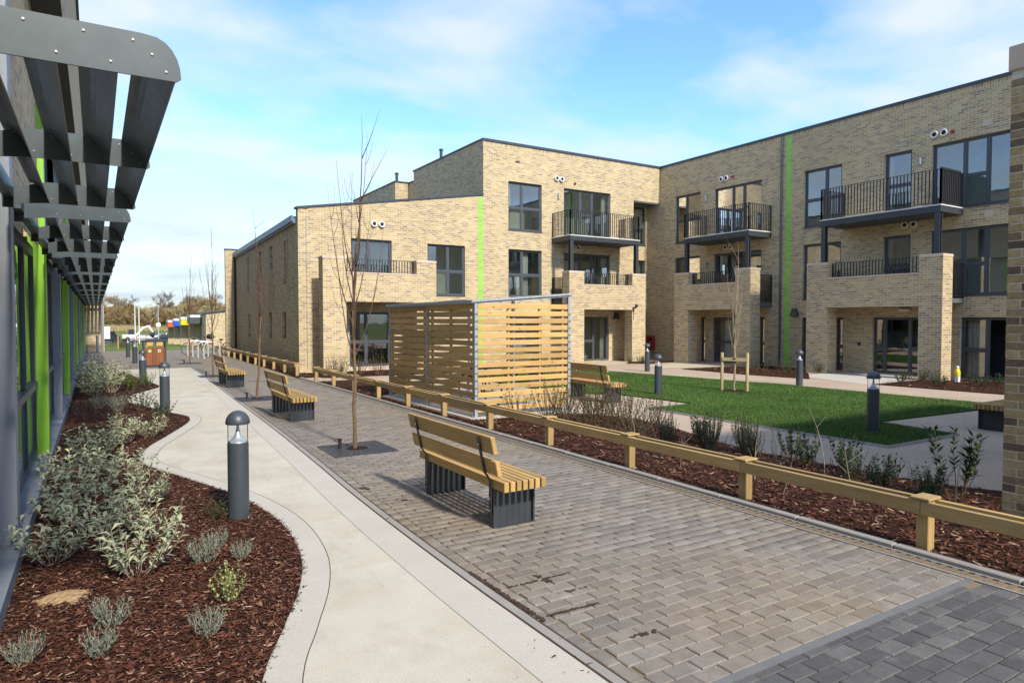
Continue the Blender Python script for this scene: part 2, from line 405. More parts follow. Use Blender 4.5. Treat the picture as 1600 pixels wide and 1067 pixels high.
# ------------------------------------------------------------------ geometry helpers
ORG = {}
class MB:
    def __init__(s): s.v = []; s.f = []
    def add(s, vs, fs):
        k = len(s.v); s.v += [tuple(p) for p in vs]; s.f += [tuple(i + k for i in f) for f in fs]; return s
    BF = [(0, 3, 2, 1), (4, 5, 6, 7), (0, 1, 5, 4), (1, 2, 6, 5), (2, 3, 7, 6), (3, 0, 4, 7)]
    def box(s, x0, x1, y0, y1, z0, z1):
        return s.add([(x0, y0, z0), (x1, y0, z0), (x1, y1, z0), (x0, y1, z0), (x0, y0, z1), (x1, y0, z1), (x1, y1, z1), (x0, y1, z1)], MB.BF)
    def fbox(s, f, u0, u1, d0, d1, z0, z1):
        return s.add([f(u0, d0, z0), f(u1, d0, z0), f(u1, d1, z0), f(u0, d1, z0), f(u0, d0, z1), f(u1, d0, z1), f(u1, d1, z1), f(u0, d1, z1)], MB.BF)
    def hexa(s, pts): return s.add(pts, MB.BF)
    def bar(s, a, b, w, h, up=(0, 0, 1)):
        a = Vector(a); b = Vector(b); d = (b - a).normalized(); sd = d.cross(Vector(up))
        if sd.length < 1e-4: sd = Vector((1, 0, 0))
        sd.normalize(); u = sd.cross(d).normalized()
        P = []
        for q in (a, b):
            for i, j in ((-1, -1), (1, -1), (1, 1), (-1, 1)): P.append(q + sd * (i * w / 2) + u * (j * h / 2))
        return s.add(P, [(0, 3, 2, 1), (4, 5, 6, 7), (0, 1, 5, 4), (1, 2, 6, 5), (2, 3, 7, 6), (3, 0, 4, 7)])
    def tube(s, pts, rad, n=6, cap=True):
        pts = [Vector(p) for p in pts]
        if not hasattr(rad, '__len__'): rad = [rad] * len(pts)
        k = len(s.v); ref = Vector((0.31, 0.17, 0.93))
        for i, p in enumerate(pts):
            d = (pts[min(i + 1, len(pts) - 1)] - pts[max(i - 1, 0)])
            d = d.normalized() if d.length > 1e-9 else Vector((0, 0, 1))
            a = d.cross(ref)
            if a.length < 0.05: a = d.cross(Vector((1, 0, 0)))
            a.normalize(); b = d.cross(a)
            for j in range(n):
                th = 2 * math.pi * j / n; s.v.append(tuple(p + (a * math.cos(th) + b * math.sin(th)) * rad[i]))
        for i in range(len(pts) - 1):
            for j in range(n):
                j2 = (j + 1) % n; s.f.append((k + i*n + j, k + i*n + j2, k + (i+1)*n + j2, k + (i+1)*n + j))
        if cap:
            s.f.append(tuple(k + j for j in range(n))[::-1]); s.f.append(tuple(k + (len(pts)-1)*n + j for j in range(n)))
        return s
    def lathe(s, prof, n=24, c=(0, 0, 0)):
        k = len(s.v)
        for r, z in prof:
            for j in range(n):
                th = 2 * math.pi * j / n; s.v.append((c[0] + r * math.cos(th), c[1] + r * math.sin(th), c[2] + z))
        for i in range(len(prof) - 1):
            for j in range(n):
                j2 = (j + 1) % n; s.f.append((k + i*n + j, k + i*n + j2, k + (i+1)*n + j2, k + (i+1)*n + j))
        return s
    def disc(s, c, ax, r, thick, n=20):
        """closed short cylinder from c along unit vector ax"""
        c = Vector(c); ax = Vector(ax).normalized(); return s.tube([c, c + ax * thick], r, n)
    def ring(s, c, ax, r, tube_r, n=24, m=6):
        c = Vector(c); ax = Vector(ax).normalized(); a = ax.orthogonal().normalized(); b = ax.cross(a); k = len(s.v)
        for i in range(n):
            th = 2 * math.pi * i / n; o = a * math.cos(th) + b * math.sin(th)
            for j in range(m):
                ph = 2 * math.pi * j / m; s.v.append(tuple(c + o * (r + tube_r * math.cos(ph)) + ax * (tube_r * math.sin(ph))))
        for i in range(n):
            for j in range(m):
                i2 = (i + 1) % n; j2 = (j + 1) % m; s.f.append((k + i*m + j, k + i2*m + j, k + i2*m + j2, k + i*m + j2))
        return s
    def prism(s, poly, f, d0, d1):
        """polygon in (u, z), extruded from d0 to d1 through mapping f(u, d, z)"""
        n = len(poly); k = len(s.v)
        s.v += [tuple(f(u, d0, z)) for u, z in poly] + [tuple(f(u, d1, z)) for u, z in poly]
        s.f.append(tuple(range(k, k + n))); s.f.append(tuple(range(k + 2*n - 1, k + n - 1, -1)))
        for i in range(n):
            j = (i + 1) % n; s.f.append((k + i, k + n + i, k + n + j, k + j))
        return s
    def build(s, name, mat, parent=None, org=None, smooth=False, bevel=0.0, seg=1):
        o_ = Vector(org) if org is not None else ORG.get(parent, Vector((0, 0, 0)))
        me = bpy.data.meshes.new(name)
        me.from_pydata([(p[0] - o_.x, p[1] - o_.y, p[2] - o_.z) for p in s.v], [], s.f)
        bm = bmesh.new(); bm.from_mesh(me)
        bmesh.ops.recalc_face_normals(bm, faces=bm.faces)
        if bevel:
            bmesh.ops.bevel(bm, geom=bm.edges[:], offset=bevel, segments=seg, affect='EDGES', profile=0.5, clamp_overlap=True)
        if smooth:
            for e in bm.edges:
                if len(e.link_faces) == 2 and e.calc_face_angle(0) > R(38): e.smooth = False
            for f in bm.faces: f.smooth = True
        bm.to_mesh(me); bm.free()
        me.materials.append(M[mat])
        o = bpy.data.objects.new(name, me); col.objects.link(o)
        if parent is not None: o.parent = parent
        else: o.location = o_
        ORG[o] = o_
        return o
def tag(o, label, cat, group=None):
    o['label'] = label; o['category'] = cat
    if group: o['group'] = group
    return o
def thing(name, label, cat, loc=(0, 0, 0), group=None):
    o = bpy.data.objects.new(name, None); col.objects.link(o); o.location = loc
    o.empty_display_size = 0.2
    ORG[o] = Vector(loc); return tag(o, label, cat, group)
def struct(o): o['kind'] = 'structure'; return o
def stuff(o): o['kind'] = 'stuff'; return o
def copy_tree(o, parent=None):
    c = o.copy(); col.objects.link(c); c.parent = parent
    for ch in o.children: copy_tree(ch, c)
    return c
def dup(o, loc, rz=0.0, label=None, scale=None):
    c = copy_tree(o); c.location = loc; c.rotation_euler = (0, 0, rz)
    if scale: c.scale = (scale,) * 3 if not hasattr(scale, '__len__') else scale
    if label: c['label'] = label
    return c
def np_mesh(name, V, F, mat, tint=None, parent=None, loc=(0, 0, 0), smooth=False):
    """V (n,3), F (m,k) uniform polygons; tint one value per face"""
    me = bpy.data.meshes.new(name); V = np.asarray(V, dtype=np.float32); F = np.asarray(F, dtype=np.int32); k = F.shape[1]
    me.vertices.add(len(V)); me.vertices.foreach_set('co', V.ravel())
    me.loops.add(F.size); me.loops.foreach_set('vertex_index', F.ravel())
    me.polygons.add(len(F)); me.polygons.foreach_set('loop_start', np.arange(0, F.size, k, dtype=np.int32))
    me.polygons.foreach_set('loop_total', np.full(len(F), k, dtype=np.int32))
    if smooth: me.polygons.foreach_set('use_smooth', np.ones(len(F), dtype=bool))
    if tint is not None:
        a = me.attributes.new('tint', 'FLOAT', 'FACE'); a.data.foreach_set('value', np.asarray(tint, dtype=np.float32))
    me.update(calc_edges=True); me.validate()
    me.materials.append(M[mat])
    o = bpy.data.objects.new(name, me); col.objects.link(o)
    if parent is not None: o.parent = parent
    else: o.location = loc
    ORG[o] = Vector((0, 0, 0)); return o
def poly_sheet(name, pts, z, mat, thick=0.0, parent=None):
    """filled ground polygon (possibly concave)"""
    bm = bmesh.new(); vs = [bm.verts.new((x, y, z)) for x, y in pts]
    f = bm.faces.new(vs)
    if f.normal.z < 0: f.normal_flip()
    bm.normal_update()
    if f.normal.z < 0: f.normal_flip()
    if thick:
        r = bmesh.ops.extrude_face_region(bm, geom=[f]); 
        for e in r['geom']:
            if isinstance(e, bmesh.types.BMVert): e.co.z -= thick
        bmesh.ops.recalc_face_normals(bm, faces=bm.faces)
    bmesh.ops.triangulate(bm, faces=[q for q in bm.faces if len(q.verts) > 4])
    me = bpy.data.meshes.new(name); bm.to_mesh(me); bm.free(); me.materials.append(M[mat])
    o = bpy.data.objects.new(name, me); col.objects.link(o)
    if parent is not None: o.parent = parent
    return o
def inside(P, poly):
    x, y = P[:, 0], P[:, 1]; r = np.zeros(len(P), dtype=bool); n = len(poly); j = n - 1
    for i in range(n):
        xi, yi = poly[i]; xj, yj = poly[j]
        c = ((yi > y) != (yj > y)) & (x < (xj - xi) * (y - yi) / (yj - yi + 1e-12) + xi); r ^= c; j = i
    return r
def sample_poly(poly, n, dens=None):
    p = np.array(poly); lo = p.min(0); hi = p.max(0); out = []
    tot = 0
    while tot < n:
        q = lo + rng.random((n * 2, 2)) * (hi - lo); q = q[inside(q, poly)]
        if dens is not None: q = q[rng.random(len(q)) < dens(q)]
        out.append(q); tot += len(q)
        if len(out) > 60: break
    return np.concatenate(out)[:n]
def smooth_curve(pts, sub=6):
    P = [np.array(p, float) for p in pts]; out = []
    for i in range(len(P) - 1):
        p0 = P[max(i-1, 0)]; p1 = P[i]; p2 = P[i+1]; p3 = P[min(i+2, len(P)-1)]
        for k in range(sub):
            t_ = k / sub
            out.append(0.5 * ((2*p1) + (-p0+p2)*t_ + (2*p0-5*p1+4*p2-p3)*t_**2 + (-p0+3*p1-3*p2+p3)*t_**3))
    out.append(P[-1]); return [tuple(q) for q in out]
def lerp_line(pts, y):
    """x at given y on a polyline of (x, y) sorted by y"""
    ys = [p[1] for p in pts]; xs = [p[0] for p in pts]; return float(np.interp(y, ys, xs))

# ------------------------------------------------------------------ ground
# one sheet to the horizon: level by the buildings, half a metre lower from the car park on
ys = [-400, -60, 0, 20, 48, 60, 72, 82, 92, 110, 130, 150, 165, 185, 215, 260, 400, 1500]
xs = [-1200, -300, -80, -30, -10, 0, 10, 25, 60, 150, 400, 1200]
zg = lambda y: float(np.interp(y, [48, 72, 92, 150, 165, 215, 260, 400], [-0.05, -0.60, -1.05, -2.4, -2.3, -0.8, 2.0, 4.0]))
V = [(x, y, zg(y)) for y in ys for x in xs]; nx = len(xs)
F = [(j*nx+i, j*nx+i+1, (j+1)*nx+i+1, (j+1)*nx+i) for j in range(len(ys)-1) for i in range(nx-1)]
struct(np_mesh('ground', V, F, 'meadow'))

EDGE = [(2.26, -3), (2.26, 2.6), (2.27, 4.6), (2.34, 6.9), (2.46, 9.1), (2.62, 12.5), (2.82, 18.0), (3.05, 24.0), (3.2, 29.0)]     # concrete / pavers
BED = smooth_curve([(0.45, 2.6), (0.71, 3.63), (0.95, 4.2), (1.2, 4.8), (1.37, 5.44), (1.44, 6.25), (1.38, 7.03), (1.2, 7.89), (0.88, 8.85), (0.56, 9.8), (0.48, 10.4),
      (0.62, 11.3), (1.0, 12.4), (1.42, 13.7), (1.5, 14.5), (1.28, 15.3), (0.98, 16.4), (0.62, 17.8), (0.72, 19.3), (1.07, 20.3), (1.45, 21.2), (1.5, 22.0), (1.35, 23.4), (1.1, 25.4), (0.85, 28.5)], 5)
FX = -0.62            # face of the glazed building on the left
path_pts = [(FX - 0.1, -3)] + EDGE + [(3.2, 29.6), (FX - 0.1, 29.6)]
struct(poly_sheet('concrete_path', path_pts, 0.0, 'concrete'))
# light trowelled margin round the bed and along the pavers, with its score line
def ribbon(name, line, off0, off1, z, mat, parent=None, kind='structure'):
    P = np.array(line); T = np.gradient(P, axis=0); T /= np.linalg.norm(T, axis=1)[:, None]; Nn = np.stack([T[:, 1], -T[:, 0]], 1)
    a = P + Nn * off0; b = P + Nn * off1; n = len(P)
    V = np.concatenate([np.c_[a, np.full(n, z)], np.c_[b, np.full(n, z)]]); F = [(i, n + i, n + i + 1, i + 1) for i in range(n - 1)]
    o = np_mesh(name, V, F, mat, parent=parent)
    if parent is None and kind: o['kind'] = kind
    return o
ribbon('path_margin', BED, -0.02, 0.20, 0.004, 'concrete_edge')
ribbon('path_joint', BED, 0.20, 0.206, 0.005, 'soil')
E2 = smooth_curve(EDGE, 5)
ribbon('path_margin', E2, -0.30, -0.008, 0.004, 'concrete_edge')
ribbon('paver_edge_joint', E2, -0.008, 0.012, 0.003, 'soil')
ribbon('edge_channel', E2, 0.012, 0.075, 0.004, 'concrete_old')
ribbon('paver_edge_joint', E2, 0.075, 0.09, 0.003, 'soil')
# planting bed on the left
bed_poly = [(FX + 0.02, 2.6)] + BED + [(FX + 0.02, 28.5)]
def mulch_bed(name, poly, z, nchip, mat='mulch', dens=None, size=1.0):
    o = struct(poly_sheet(name, poly, z, mat))
    return o
mulch_bed('planting_bed', bed_poly, 0.012, 0)

def chips(name, pts, z, smin, smax, seed=1):
    g = np.random.default_rng(seed); n = len(pts)
    L = smin + (smax - smin) * g.random(n) ** 1.6; W = L * (0.16 + 0.28 * g.random(n)); a = g.random(n) * 6.283
    tl = (g.random(n) - 0.5) * 0.9; rl = (g.random(n) - 0.5) * 0.9
    dx, dy = np.cos(a), np.sin(a)
    zc = z + 0.004 + g.random(n) * 0.018
    V = np.empty((n, 4, 3)); 
    for k, (su, sv) in enumerate(((-1, -0.55), (1, -0.8), (0.8, 0.7), (-0.9, 1))):
        V[:, k, 0] = pts[:, 0] + dx * L / 2 * su - dy * W / 2 * sv
        V[:, k, 1] = pts[:, 1] + dy * L / 2 * su + dx * W / 2 * sv
        V[:, k, 2] = zc + L / 2 * su * tl * 0.6 + W / 2 * sv * rl
    F = np.arange(n * 4).reshape(n, 4)
    return stuff(np_mesh(name, V.reshape(-1, 3), F, 'chips', g.random(n)))
near_bed = sample_poly(bed_poly, 85000, lambda q: np.clip(1.25 - q[:, 1] * 0.075, 0.12, 1))
jit = near_bed + (rng.random(near_bed.shape) - 0.5) * 0.03
o = chips('bark_chips', jit, 0.012, 0.010, 0.052, 3); tag(o, 'red brown bark mulch on the bed beside the green and grey facade', 'bark mulch')
# spilled crumbs along the bed edge and on the concrete
B = np.array(BED); sp = B[rng.integers(0, 60, 500)] + np.c_[np.abs(rng.normal(0, 0.02, 500)), rng.normal(0, 0.02, 500)]
sp2 = np.c_[0.9 + rng.random(90) * 1.5, 2.5 + rng.random(90) * 6.0]; sp2 = sp2[~inside(sp2, bed_poly)]
sp3 = np.c_[2.2 + rng.normal(0, 0.12, 60), 3.1 + rng.normal(0, 0.3, 60)]
o = chips('bark_crumbs', np.concatenate([sp, sp2[:40], sp3[:28]]), -0.004, 0.008, 0.034, 5); tag(o, 'scattered bark crumbs on the pale concrete path', 'bark crumbs')

o = chips('paving_litter', np.c_[2.6 + rng.random(70) * 2.7, 2.6 + rng.random(70) ** 1.5 * 10], -0.002, 0.008, 0.045, 31); tag(o, 'small bark bits and leaf litter lying on the block paving', 'litter')
# ---- block paving
struct(poly_sheet('paving_bed', [(lerp_line(EDGE, y) + 0.05, y) for y in (-3, 2.6, 4.6, 6.9, 9.1, 12.5, 18, 22.0)] + [(5.64, 22.0), (5.64, -3)], -0.012, 'joint_sand'))
PAV_FAR = 21.98
struct(poly_sheet('plaza', [(2.9, 22.0), (2.9, 29.6), (-3, 29.6), (-3, 47.5), (60, 47.5), (60, 40.6), (5.9, 40.6), (5.64, 22.0)], -0.002, 'paver_sheet'))
pav_root = bpy.data.objects.new('block_paving', None); col.objects.link(pav_root); pav_root['kind'] = 'structure'
def block(w, h, seed):
    g = random.Random(seed); b = 0.006; z0 = -0.05
    V = [(-w/2, -h/2, z0), (w/2, -h/2, z0), (w/2, h/2, z0), (-w/2, h/2, z0), (-w/2, -h/2, -b), (w/2, -h/2, -b), (w/2, h/2, -b), (-w/2, h/2, -b),
         (-w/2 + b, -h/2 + b, 0), (w/2 - b, -h/2 + b, 0), (w/2 - b, h/2 - b, 0), (-w/2 + b, h/2 - b, 0)]
    V = [(x + g.uniform(-.0012, .0012), y + g.uniform(-.0012, .0012), z) for x, y, z in V]
    F = [(8, 9, 10, 11)] + [(4+i, 4+(i+1) % 4, 8+(i+1) % 4, 8+i) for i in range(4)] + [(i, (i+1) % 4, 4+(i+1) % 4, 4+i) for i in range(4)]
    return V, F
BW, BH = PW - 0.0055, PH - 0.0055
bmeshes = {}
def block_mesh(key, w, h, mat):
    if key not in bmeshes:
        V_, F_ = block(w, h, hash(key) % 1000); me = bpy.data.meshes.new('paver'); me.from_pydata(V_, [], F_); me.materials.append(M[mat]); bmeshes[key] = me
    return bmeshes[key]
STRIP_J = int((2.40 - PY0) / PH); STRIP_Y = PY0 + (STRIP_J + 0.5) * PH
cellsL = []
nrow = int((PAV_FAR - PY0) / PH)
for j in range(int((0.9 - PY0) / PH), nrow):
    yc = PY0 + (j + 0.5) * PH
    if j == STRIP_J: continue
    xl = lerp_line(EDGE, yc) + 0.09 + (0.105 if yc > STRIP_Y else 0); xr = 5.42
    # blocks of this row on the same grid the material uses
    off = (j % 2) * 0.5
    i0 = int(math.floor((xl - PX0) / PW + off)) - 1; i1 = int(math.ceil((xr - PX0) / PW + off)) + 1
    for i in range(i0, i1):
        a = max(PX0 + (i - off) * PW, xl); b = min(PX0 + (i + 1 - off) * PW, xr)
        if b - a < 0.03: continue
        d = math.hypot((a + b) / 2, yc)
        depth = (a + b) / 2 * 0.526 + yc * 0.85; lat = (a + b) / 2 * 0.85 - yc * 0.526
        vis = depth > 0.5 and abs(lat / depth) < 0.80 and 1.9 / depth < 0.60
        cellsL.append((depth if vis else 1e3 + depth, (a + b) / 2, yc, b - a, j))
cellsL.sort()
far_V, far_F = [], []
for n_, (d, x, y, w, j) in enumerate(cellsL):
    mat = 'paver_dark' if y < STRIP_Y else 'paver'
    wq = round(w - 0.0055, 3); g = random.Random(n_)
    dz = g.uniform(-0.0028, 0.0018); rz = g.uniform(-0.006, 0.006)
    if n_ < 280:
        o = bpy.data.objects.new('paver', block_mesh((wq, mat, n_ % 3), wq, BH, mat)); col.objects.link(o); o.parent = pav_root
        o.location = (x, y, dz); o.rotation_euler = (g.uniform(-.006, .006), g.uniform(-.006, .006), rz)
    else:
        Vb, Fb = block(wq, BH, n_); k = len(far_V); tx, ty = g.uniform(-.008, .008), g.uniform(-.008, .008)
        far_V += [(x + p[0], y + p[1], p[2] + dz + p[0]*tx + p[1]*ty) for p in Vb]; far_F += [tuple(q + k for q in f) for f in Fb]
o = np_mesh('paver_field', far_V, far_F, 'paver', parent=pav_root); o['kind'] = 'stuff'
for k in range(15):      # cut blocks under the strip
    w = PW; xa = 2.36 + k * w
    if xa + w > 5.43: break
    o = bpy.data.objects.new('paver', block_mesh(('cut', k % 3), w - 0.0055, PH * 0.5 - 0.004, 'paver_dark')); col.objects.link(o); o.parent = pav_root; o.location = (xa + w / 2, STRIP_Y - PH * 0.25, random.uniform(-.002, .001))
# stretcher course along the concrete (blocks laid lengthwise)
k = 0; y = STRIP_Y + 0.06
while y < 21.8:
    x = lerp_line(EDGE, y + 0.1) + 0.142
    g = random.Random(k + 900)
    if k < 15 or True:
        if k < 14:
            o = bpy.data.objects.new('paver', block_mesh(('edge', k % 3), 0.097, 0.1945, 'paver')); col.objects.link(o); o.parent = pav_root
            o.location = (x, y + 0.1, g.uniform(-.002, .002)); o.rotation_euler = (0, 0, math.atan2(lerp_line(EDGE, y) - lerp_line(EDGE, y + 0.2), 0.2))
        else:
            if k == 14: eV, eF = [], []
            Vb, Fb = block(0.097, 0.1945, k); q0 = len(eV)
            eV += [(x + p[0], y + 0.1 + p[1], p[2]) for p in Vb]; eF += [tuple(q + q0 for q in f) for f in Fb]
    y += 0.2; k += 1
o = np_mesh('edge_course', eV, eF, 'paver', parent=pav_root); o['kind'] = 'stuff'
# steel strip across the paving where the blocks turn dark
mb = MB(); mb.box(2.36, 5.42, STRIP_Y, STRIP_Y + PH * 0.47, -0.02, 0.001); struct(mb.build('paving_strip', 'strip_grey'))
# slot drain along the right edge: frame, bars, kerb
dr = thing('slot_drain', 'dark slotted drain channel along the kerb between paving and bark', 'drain', (5.5, 2.4, 0))
mb = MB(); mb.box(5.43, 5.45, -3, 21.9, -0.03, 0.002); mb.box(5.585, 5.605, -3, 21.9, -0.03, 0.002); mb.build('channel_frame', 'concrete_old', dr)
mb = MB(); mb.box(5.45, 5.585, -3, 21.9, -0.08, -0.03); mb.build('channel', 'vent_dark', dr)
mb = MB(); y = 1.2
while y < 12: mb.box(5.45, 5.585, y, y + 0.034, -0.006, 0.0); y += 0.078
mb.box(5.45, 5.585, 12, 21.9, -0.03, -0.004)
stuff(mb.build('grating', 'drain_tan', dr))
kb = bpy.data.objects.new('kerb', None); col.objects.link(kb); kb['kind'] = 'structure'
y = 0.3; 
while y < 21.5:
    mb = MB(); mb.box(5.61, 5.70, y, y + 0.905, -0.08, 0.035 + random.uniform(-.002, .002)); mb.build('kerb_stone', 'concrete_old', kb, bevel=0.008); y += 0.914
# soil trodden into the joints
mb = []
sV, sF = [], []
def smear(x0, y0, x1, y1, w, n=60):
    g = np.random.default_rng(int(x0 * 1000 + y0 * 77))
    for _ in range(n):
        f = g.random(); cx = x0 + (x1 - x0) * f + g.normal(0, w * 0.35); cy = y0 + (y1 - y0) * f + g.normal(0, w * 0.35)
        k = len(sV); r = w * (0.25 + 0.5 * g.random()); m = 7
        sV.extend([(cx + r * math.cos(q * 6.283 / m) * (0.6 + 0.6 * g.random()), cy + r * math.sin(q * 6.283 / m) * (0.6 + 0.6 * g.random()), 0.0035 + 0.0035 * g.random()) for q in range(m)])
        sF.append(tuple(range(k, k + m)))
smear(2.36, 4.45, 2.38, 3.45, 0.022, 260); smear(2.44, 4.02, 3.0, 4.02, 0.014, 150); smear(2.44, 3.5, 2.85, 3.48, 0.016, 120); smear(2.75, 4.1, 2.78, 3.95, 0.03, 20)
smear(2.75, 3.75, 2.95, 3.74, 0.02, 16); smear(2.5, 7.3, 2.6, 7.25, 0.05, 14); smear(2.72, 6.6, 2.75, 6.58, 0.03, 8); smear(2.7, 3.0, 2.9, 2.98, 0.025, 20)
me = bpy.data.meshes.new('soil_smear'); me.from_pydata(sV, [], sF); me.materials.append(M['soil']); o = bpy.data.objects.new('soil_smear', me); col.objects.link(o); stuff(o)
tag(o, 'dark soil trodden into the paver joints beside the concrete path', 'soil')

# ---- courtyard on the right: buff path, beds, lawn
AY, BX = 24.29, 23.54
struct(poly_sheet('courtyard_path', [(5.70, -6), (BX + 0.1, -6), (BX + 0.1, AY + 0.9), (5.70, AY + 0.9)], -0.006, 'resin_path'))
bedR = [(5.70, -2), (8.6, -2), (8.55, 3.3), (8.25, 3.9), (8.15, 5.0), (8.05, 6.2), (8.2, 7.2), (8.6, 8.5), (8.75, 9.6), (8.5, 10.6), (7.9, 11.0), (6.15, 11.1), (5.98, 11.3), (5.98, 15.9), (6.3, 16.2), (6.9, 16.4), (6.9, 20.7), (5.70, 20.7)]
struct(poly_sheet('planting_bed', bedR, 0.012, 'mulch'))
pr = sample_poly(bedR, 34000, lambda q: np.clip(1.3 - np.hypot(q[:, 0], q[:, 1]) * 0.06, 0.15, 1))
o = chips('bark_chips', pr, 0.012, 0.02, 0.08, 9); tag(o, 'dark bark mulch behind the timber rail', 'bark mulch')
LAWN = [(10.3, 21.2), (10.3, 14.1), (11.3, 13.0), (11.48, 10.75), (10.0, 10.64), (9.97, 7.2), (10.0, 5.5), (12.1, 5.5), (12.35, 7.0), (17.2, 6.75), (17.1, 12.6), (16.2, 18.9), (15.7, 21.4)]
struct(poly_sheet('lawn', LAWN, 0.015, 'lawn_ground', 0.03))
for a, b in ((5, 6), (6, 7), (4, 5)):
    mb = MB(); p, q = LAWN[a], LAWN[b]; mb.bar((p[0], p[1], 0.01), (q[0], q[1], 0.01), 0.012, 0.05); struct(mb.build('lawn_edging', 'galv'))
pg = sample_poly(LAWN, 280000, lambda q: np.clip(1.5 - np.hypot(q[:, 0], q[:, 1]) * 0.055, 0.2, 1))
n = len(pg); a = rng.random(n) * 6.283; hgt = 0.016 + 0.020 * rng.random(n); w = 0.0035 + 0.002 * rng.random(n); ln = rng.normal(0, 0.014, (n, 2))
V = np.empty((n, 3, 3)); z0 = 0.012
V[:, 0] = np.c_[pg[:, 0] - np.cos(a) * w, pg[:, 1] - np.sin(a) * w, np.full(n, z0)]
V[:, 1] = np.c_[pg[:, 0] + np.cos(a) * w, pg[:, 1] + np.sin(a) * w, np.full(n, z0)]
V[:, 2] = np.c_[pg + ln, z0 + hgt]
o = stuff(np_mesh('grass_blades', V.reshape(-1, 3), np.arange(n * 3).reshape(n, 3), 'grass', rng.random(n))); tag(o, 'short mown green grass of the stepped courtyard lawn', 'grass')
# bark beds and slabs along the building feet
struct(poly_sheet('entrance_slab', [(18.9, 19.4), (22.6, 18.8), (23.5, 18.8), (23.5, 21.2), (19.6, 21.2)], -0.002, 'entrance_slab'))
struct(poly_sheet('entrance_slab', [(19.3, 11.3), (23.5, 11.3), (23.5, 14.4), (20.4, 14.4)], -0.002, 'concrete_edge'))
struct(poly_sheet('entrance_slab', [(17.2, 22.0), (20.7, 22.0), (20.7, 24.2), (17.2, 24.2)], -0.002, 'entrance_slab'))
for poly in ([(19.3, 18.7), (22.1, 18.55), (23.5, 18.5), (23.5, 15.4), (22.2, 15.3), (21.2, 14.5), (19.5, 13.3), (19.2, 15.5)], [(19.5, 11.2), (22.1, 11.2), (23.5, 10.6), (23.5, 5), (19.9, 5), (19.6, 8.4)],
             [(21.0, 21.9), (22.0, 22.4), (23.5, 22.4), (23.5, 21.9)], [(19.6, 22.2), (20.4, 22.9), (21.4, 22.9), (21.5, 22.3), (20.6, 21.6)], [(10.9, 22.6), (17.0, 22.6), (17.0, 24.2), (10.9, 24.2)],
             [(6.3, 22.0), (10.9, 21.6), (10.9, 24.2), (6.3, 24.2)], [(5.55, 22.3), (6.3, 22.3), (6.8, 40.4), (6.2, 40.4)]):
    struct(poly_sheet('planting_bed', poly, 0.012, 'mulch'))
    q = sample_poly(poly, 1500)
    o = chips('bark_chips', q, 0.014, 0.03, 0.10, int(poly[0][1] * 10)); tag(o, 'bark mulch at the foot of the brick building', 'bark mulch')

# ------------------------------------------------------------------ the apartment building (three faces: fA sunlit front, fB shaded courtyard front, fW low wing's side)
fA = lambda u, d, z: (u, AY + d, z)
fB = lambda u, d, z: (BX + d, u, z)
W0, W1 = Vector((6.13, AY, 0)), Vector((6.72, 40.5, 0)); Wd = (W1 - W0).normalized(); Wn = Vector((Wd.y, -Wd.x, 0))
fW = lambda u, d, z: tuple(W0 + Wd * u + Wn * d + Vector((0, 0, z)))
def wall(mb, f, u0, u1, z0, z1, holes, reveal=0.20):
    us = sorted({u0, u1, *[h[0] for h in holes], *[h[1] for h in holes]}); zs = sorted({z0, z1, *[h[2] for h in holes], *[h[3] for h in holes]})
    us = [u for u in us if u0 <= u <= u1]; zs = [z for z in zs if z0 <= z <= z1]
    idx = {}
    def vid(u, z):
        if (u, z) not in idx: idx[(u, z)] = len(mb.v); mb.v.append(tuple(f(u, 0, z)))
        return idx[(u, z)]
    for i in range(len(us) - 1):
        for j in range(len(zs) - 1):
            cu, cz = (us[i] + us[i+1]) / 2, (zs[j] + zs[j+1]) / 2
            if any(h[0] < cu < h[1] and h[2] < cz < h[3] for h in holes): continue
            mb.f.append((vid(us[i], zs[j]), vid(us[i+1], zs[j]), vid(us[i+1], zs[j+1]), vid(us[i], zs[j+1])))
    for h in holes:
        c = [(h[0], h[2]), (h[1], h[2]), (h[1], h[3]), (h[0], h[3])]
        for i in range(4):
            a, b = c[i], c[(i + 1) % 4]
            mb.add([f(a[0], 0, a[1]), f(b[0], 0, b[1]), f(b[0], reveal, b[1]), f(a[0], reveal, a[1])], [(0, 1, 2, 3)])
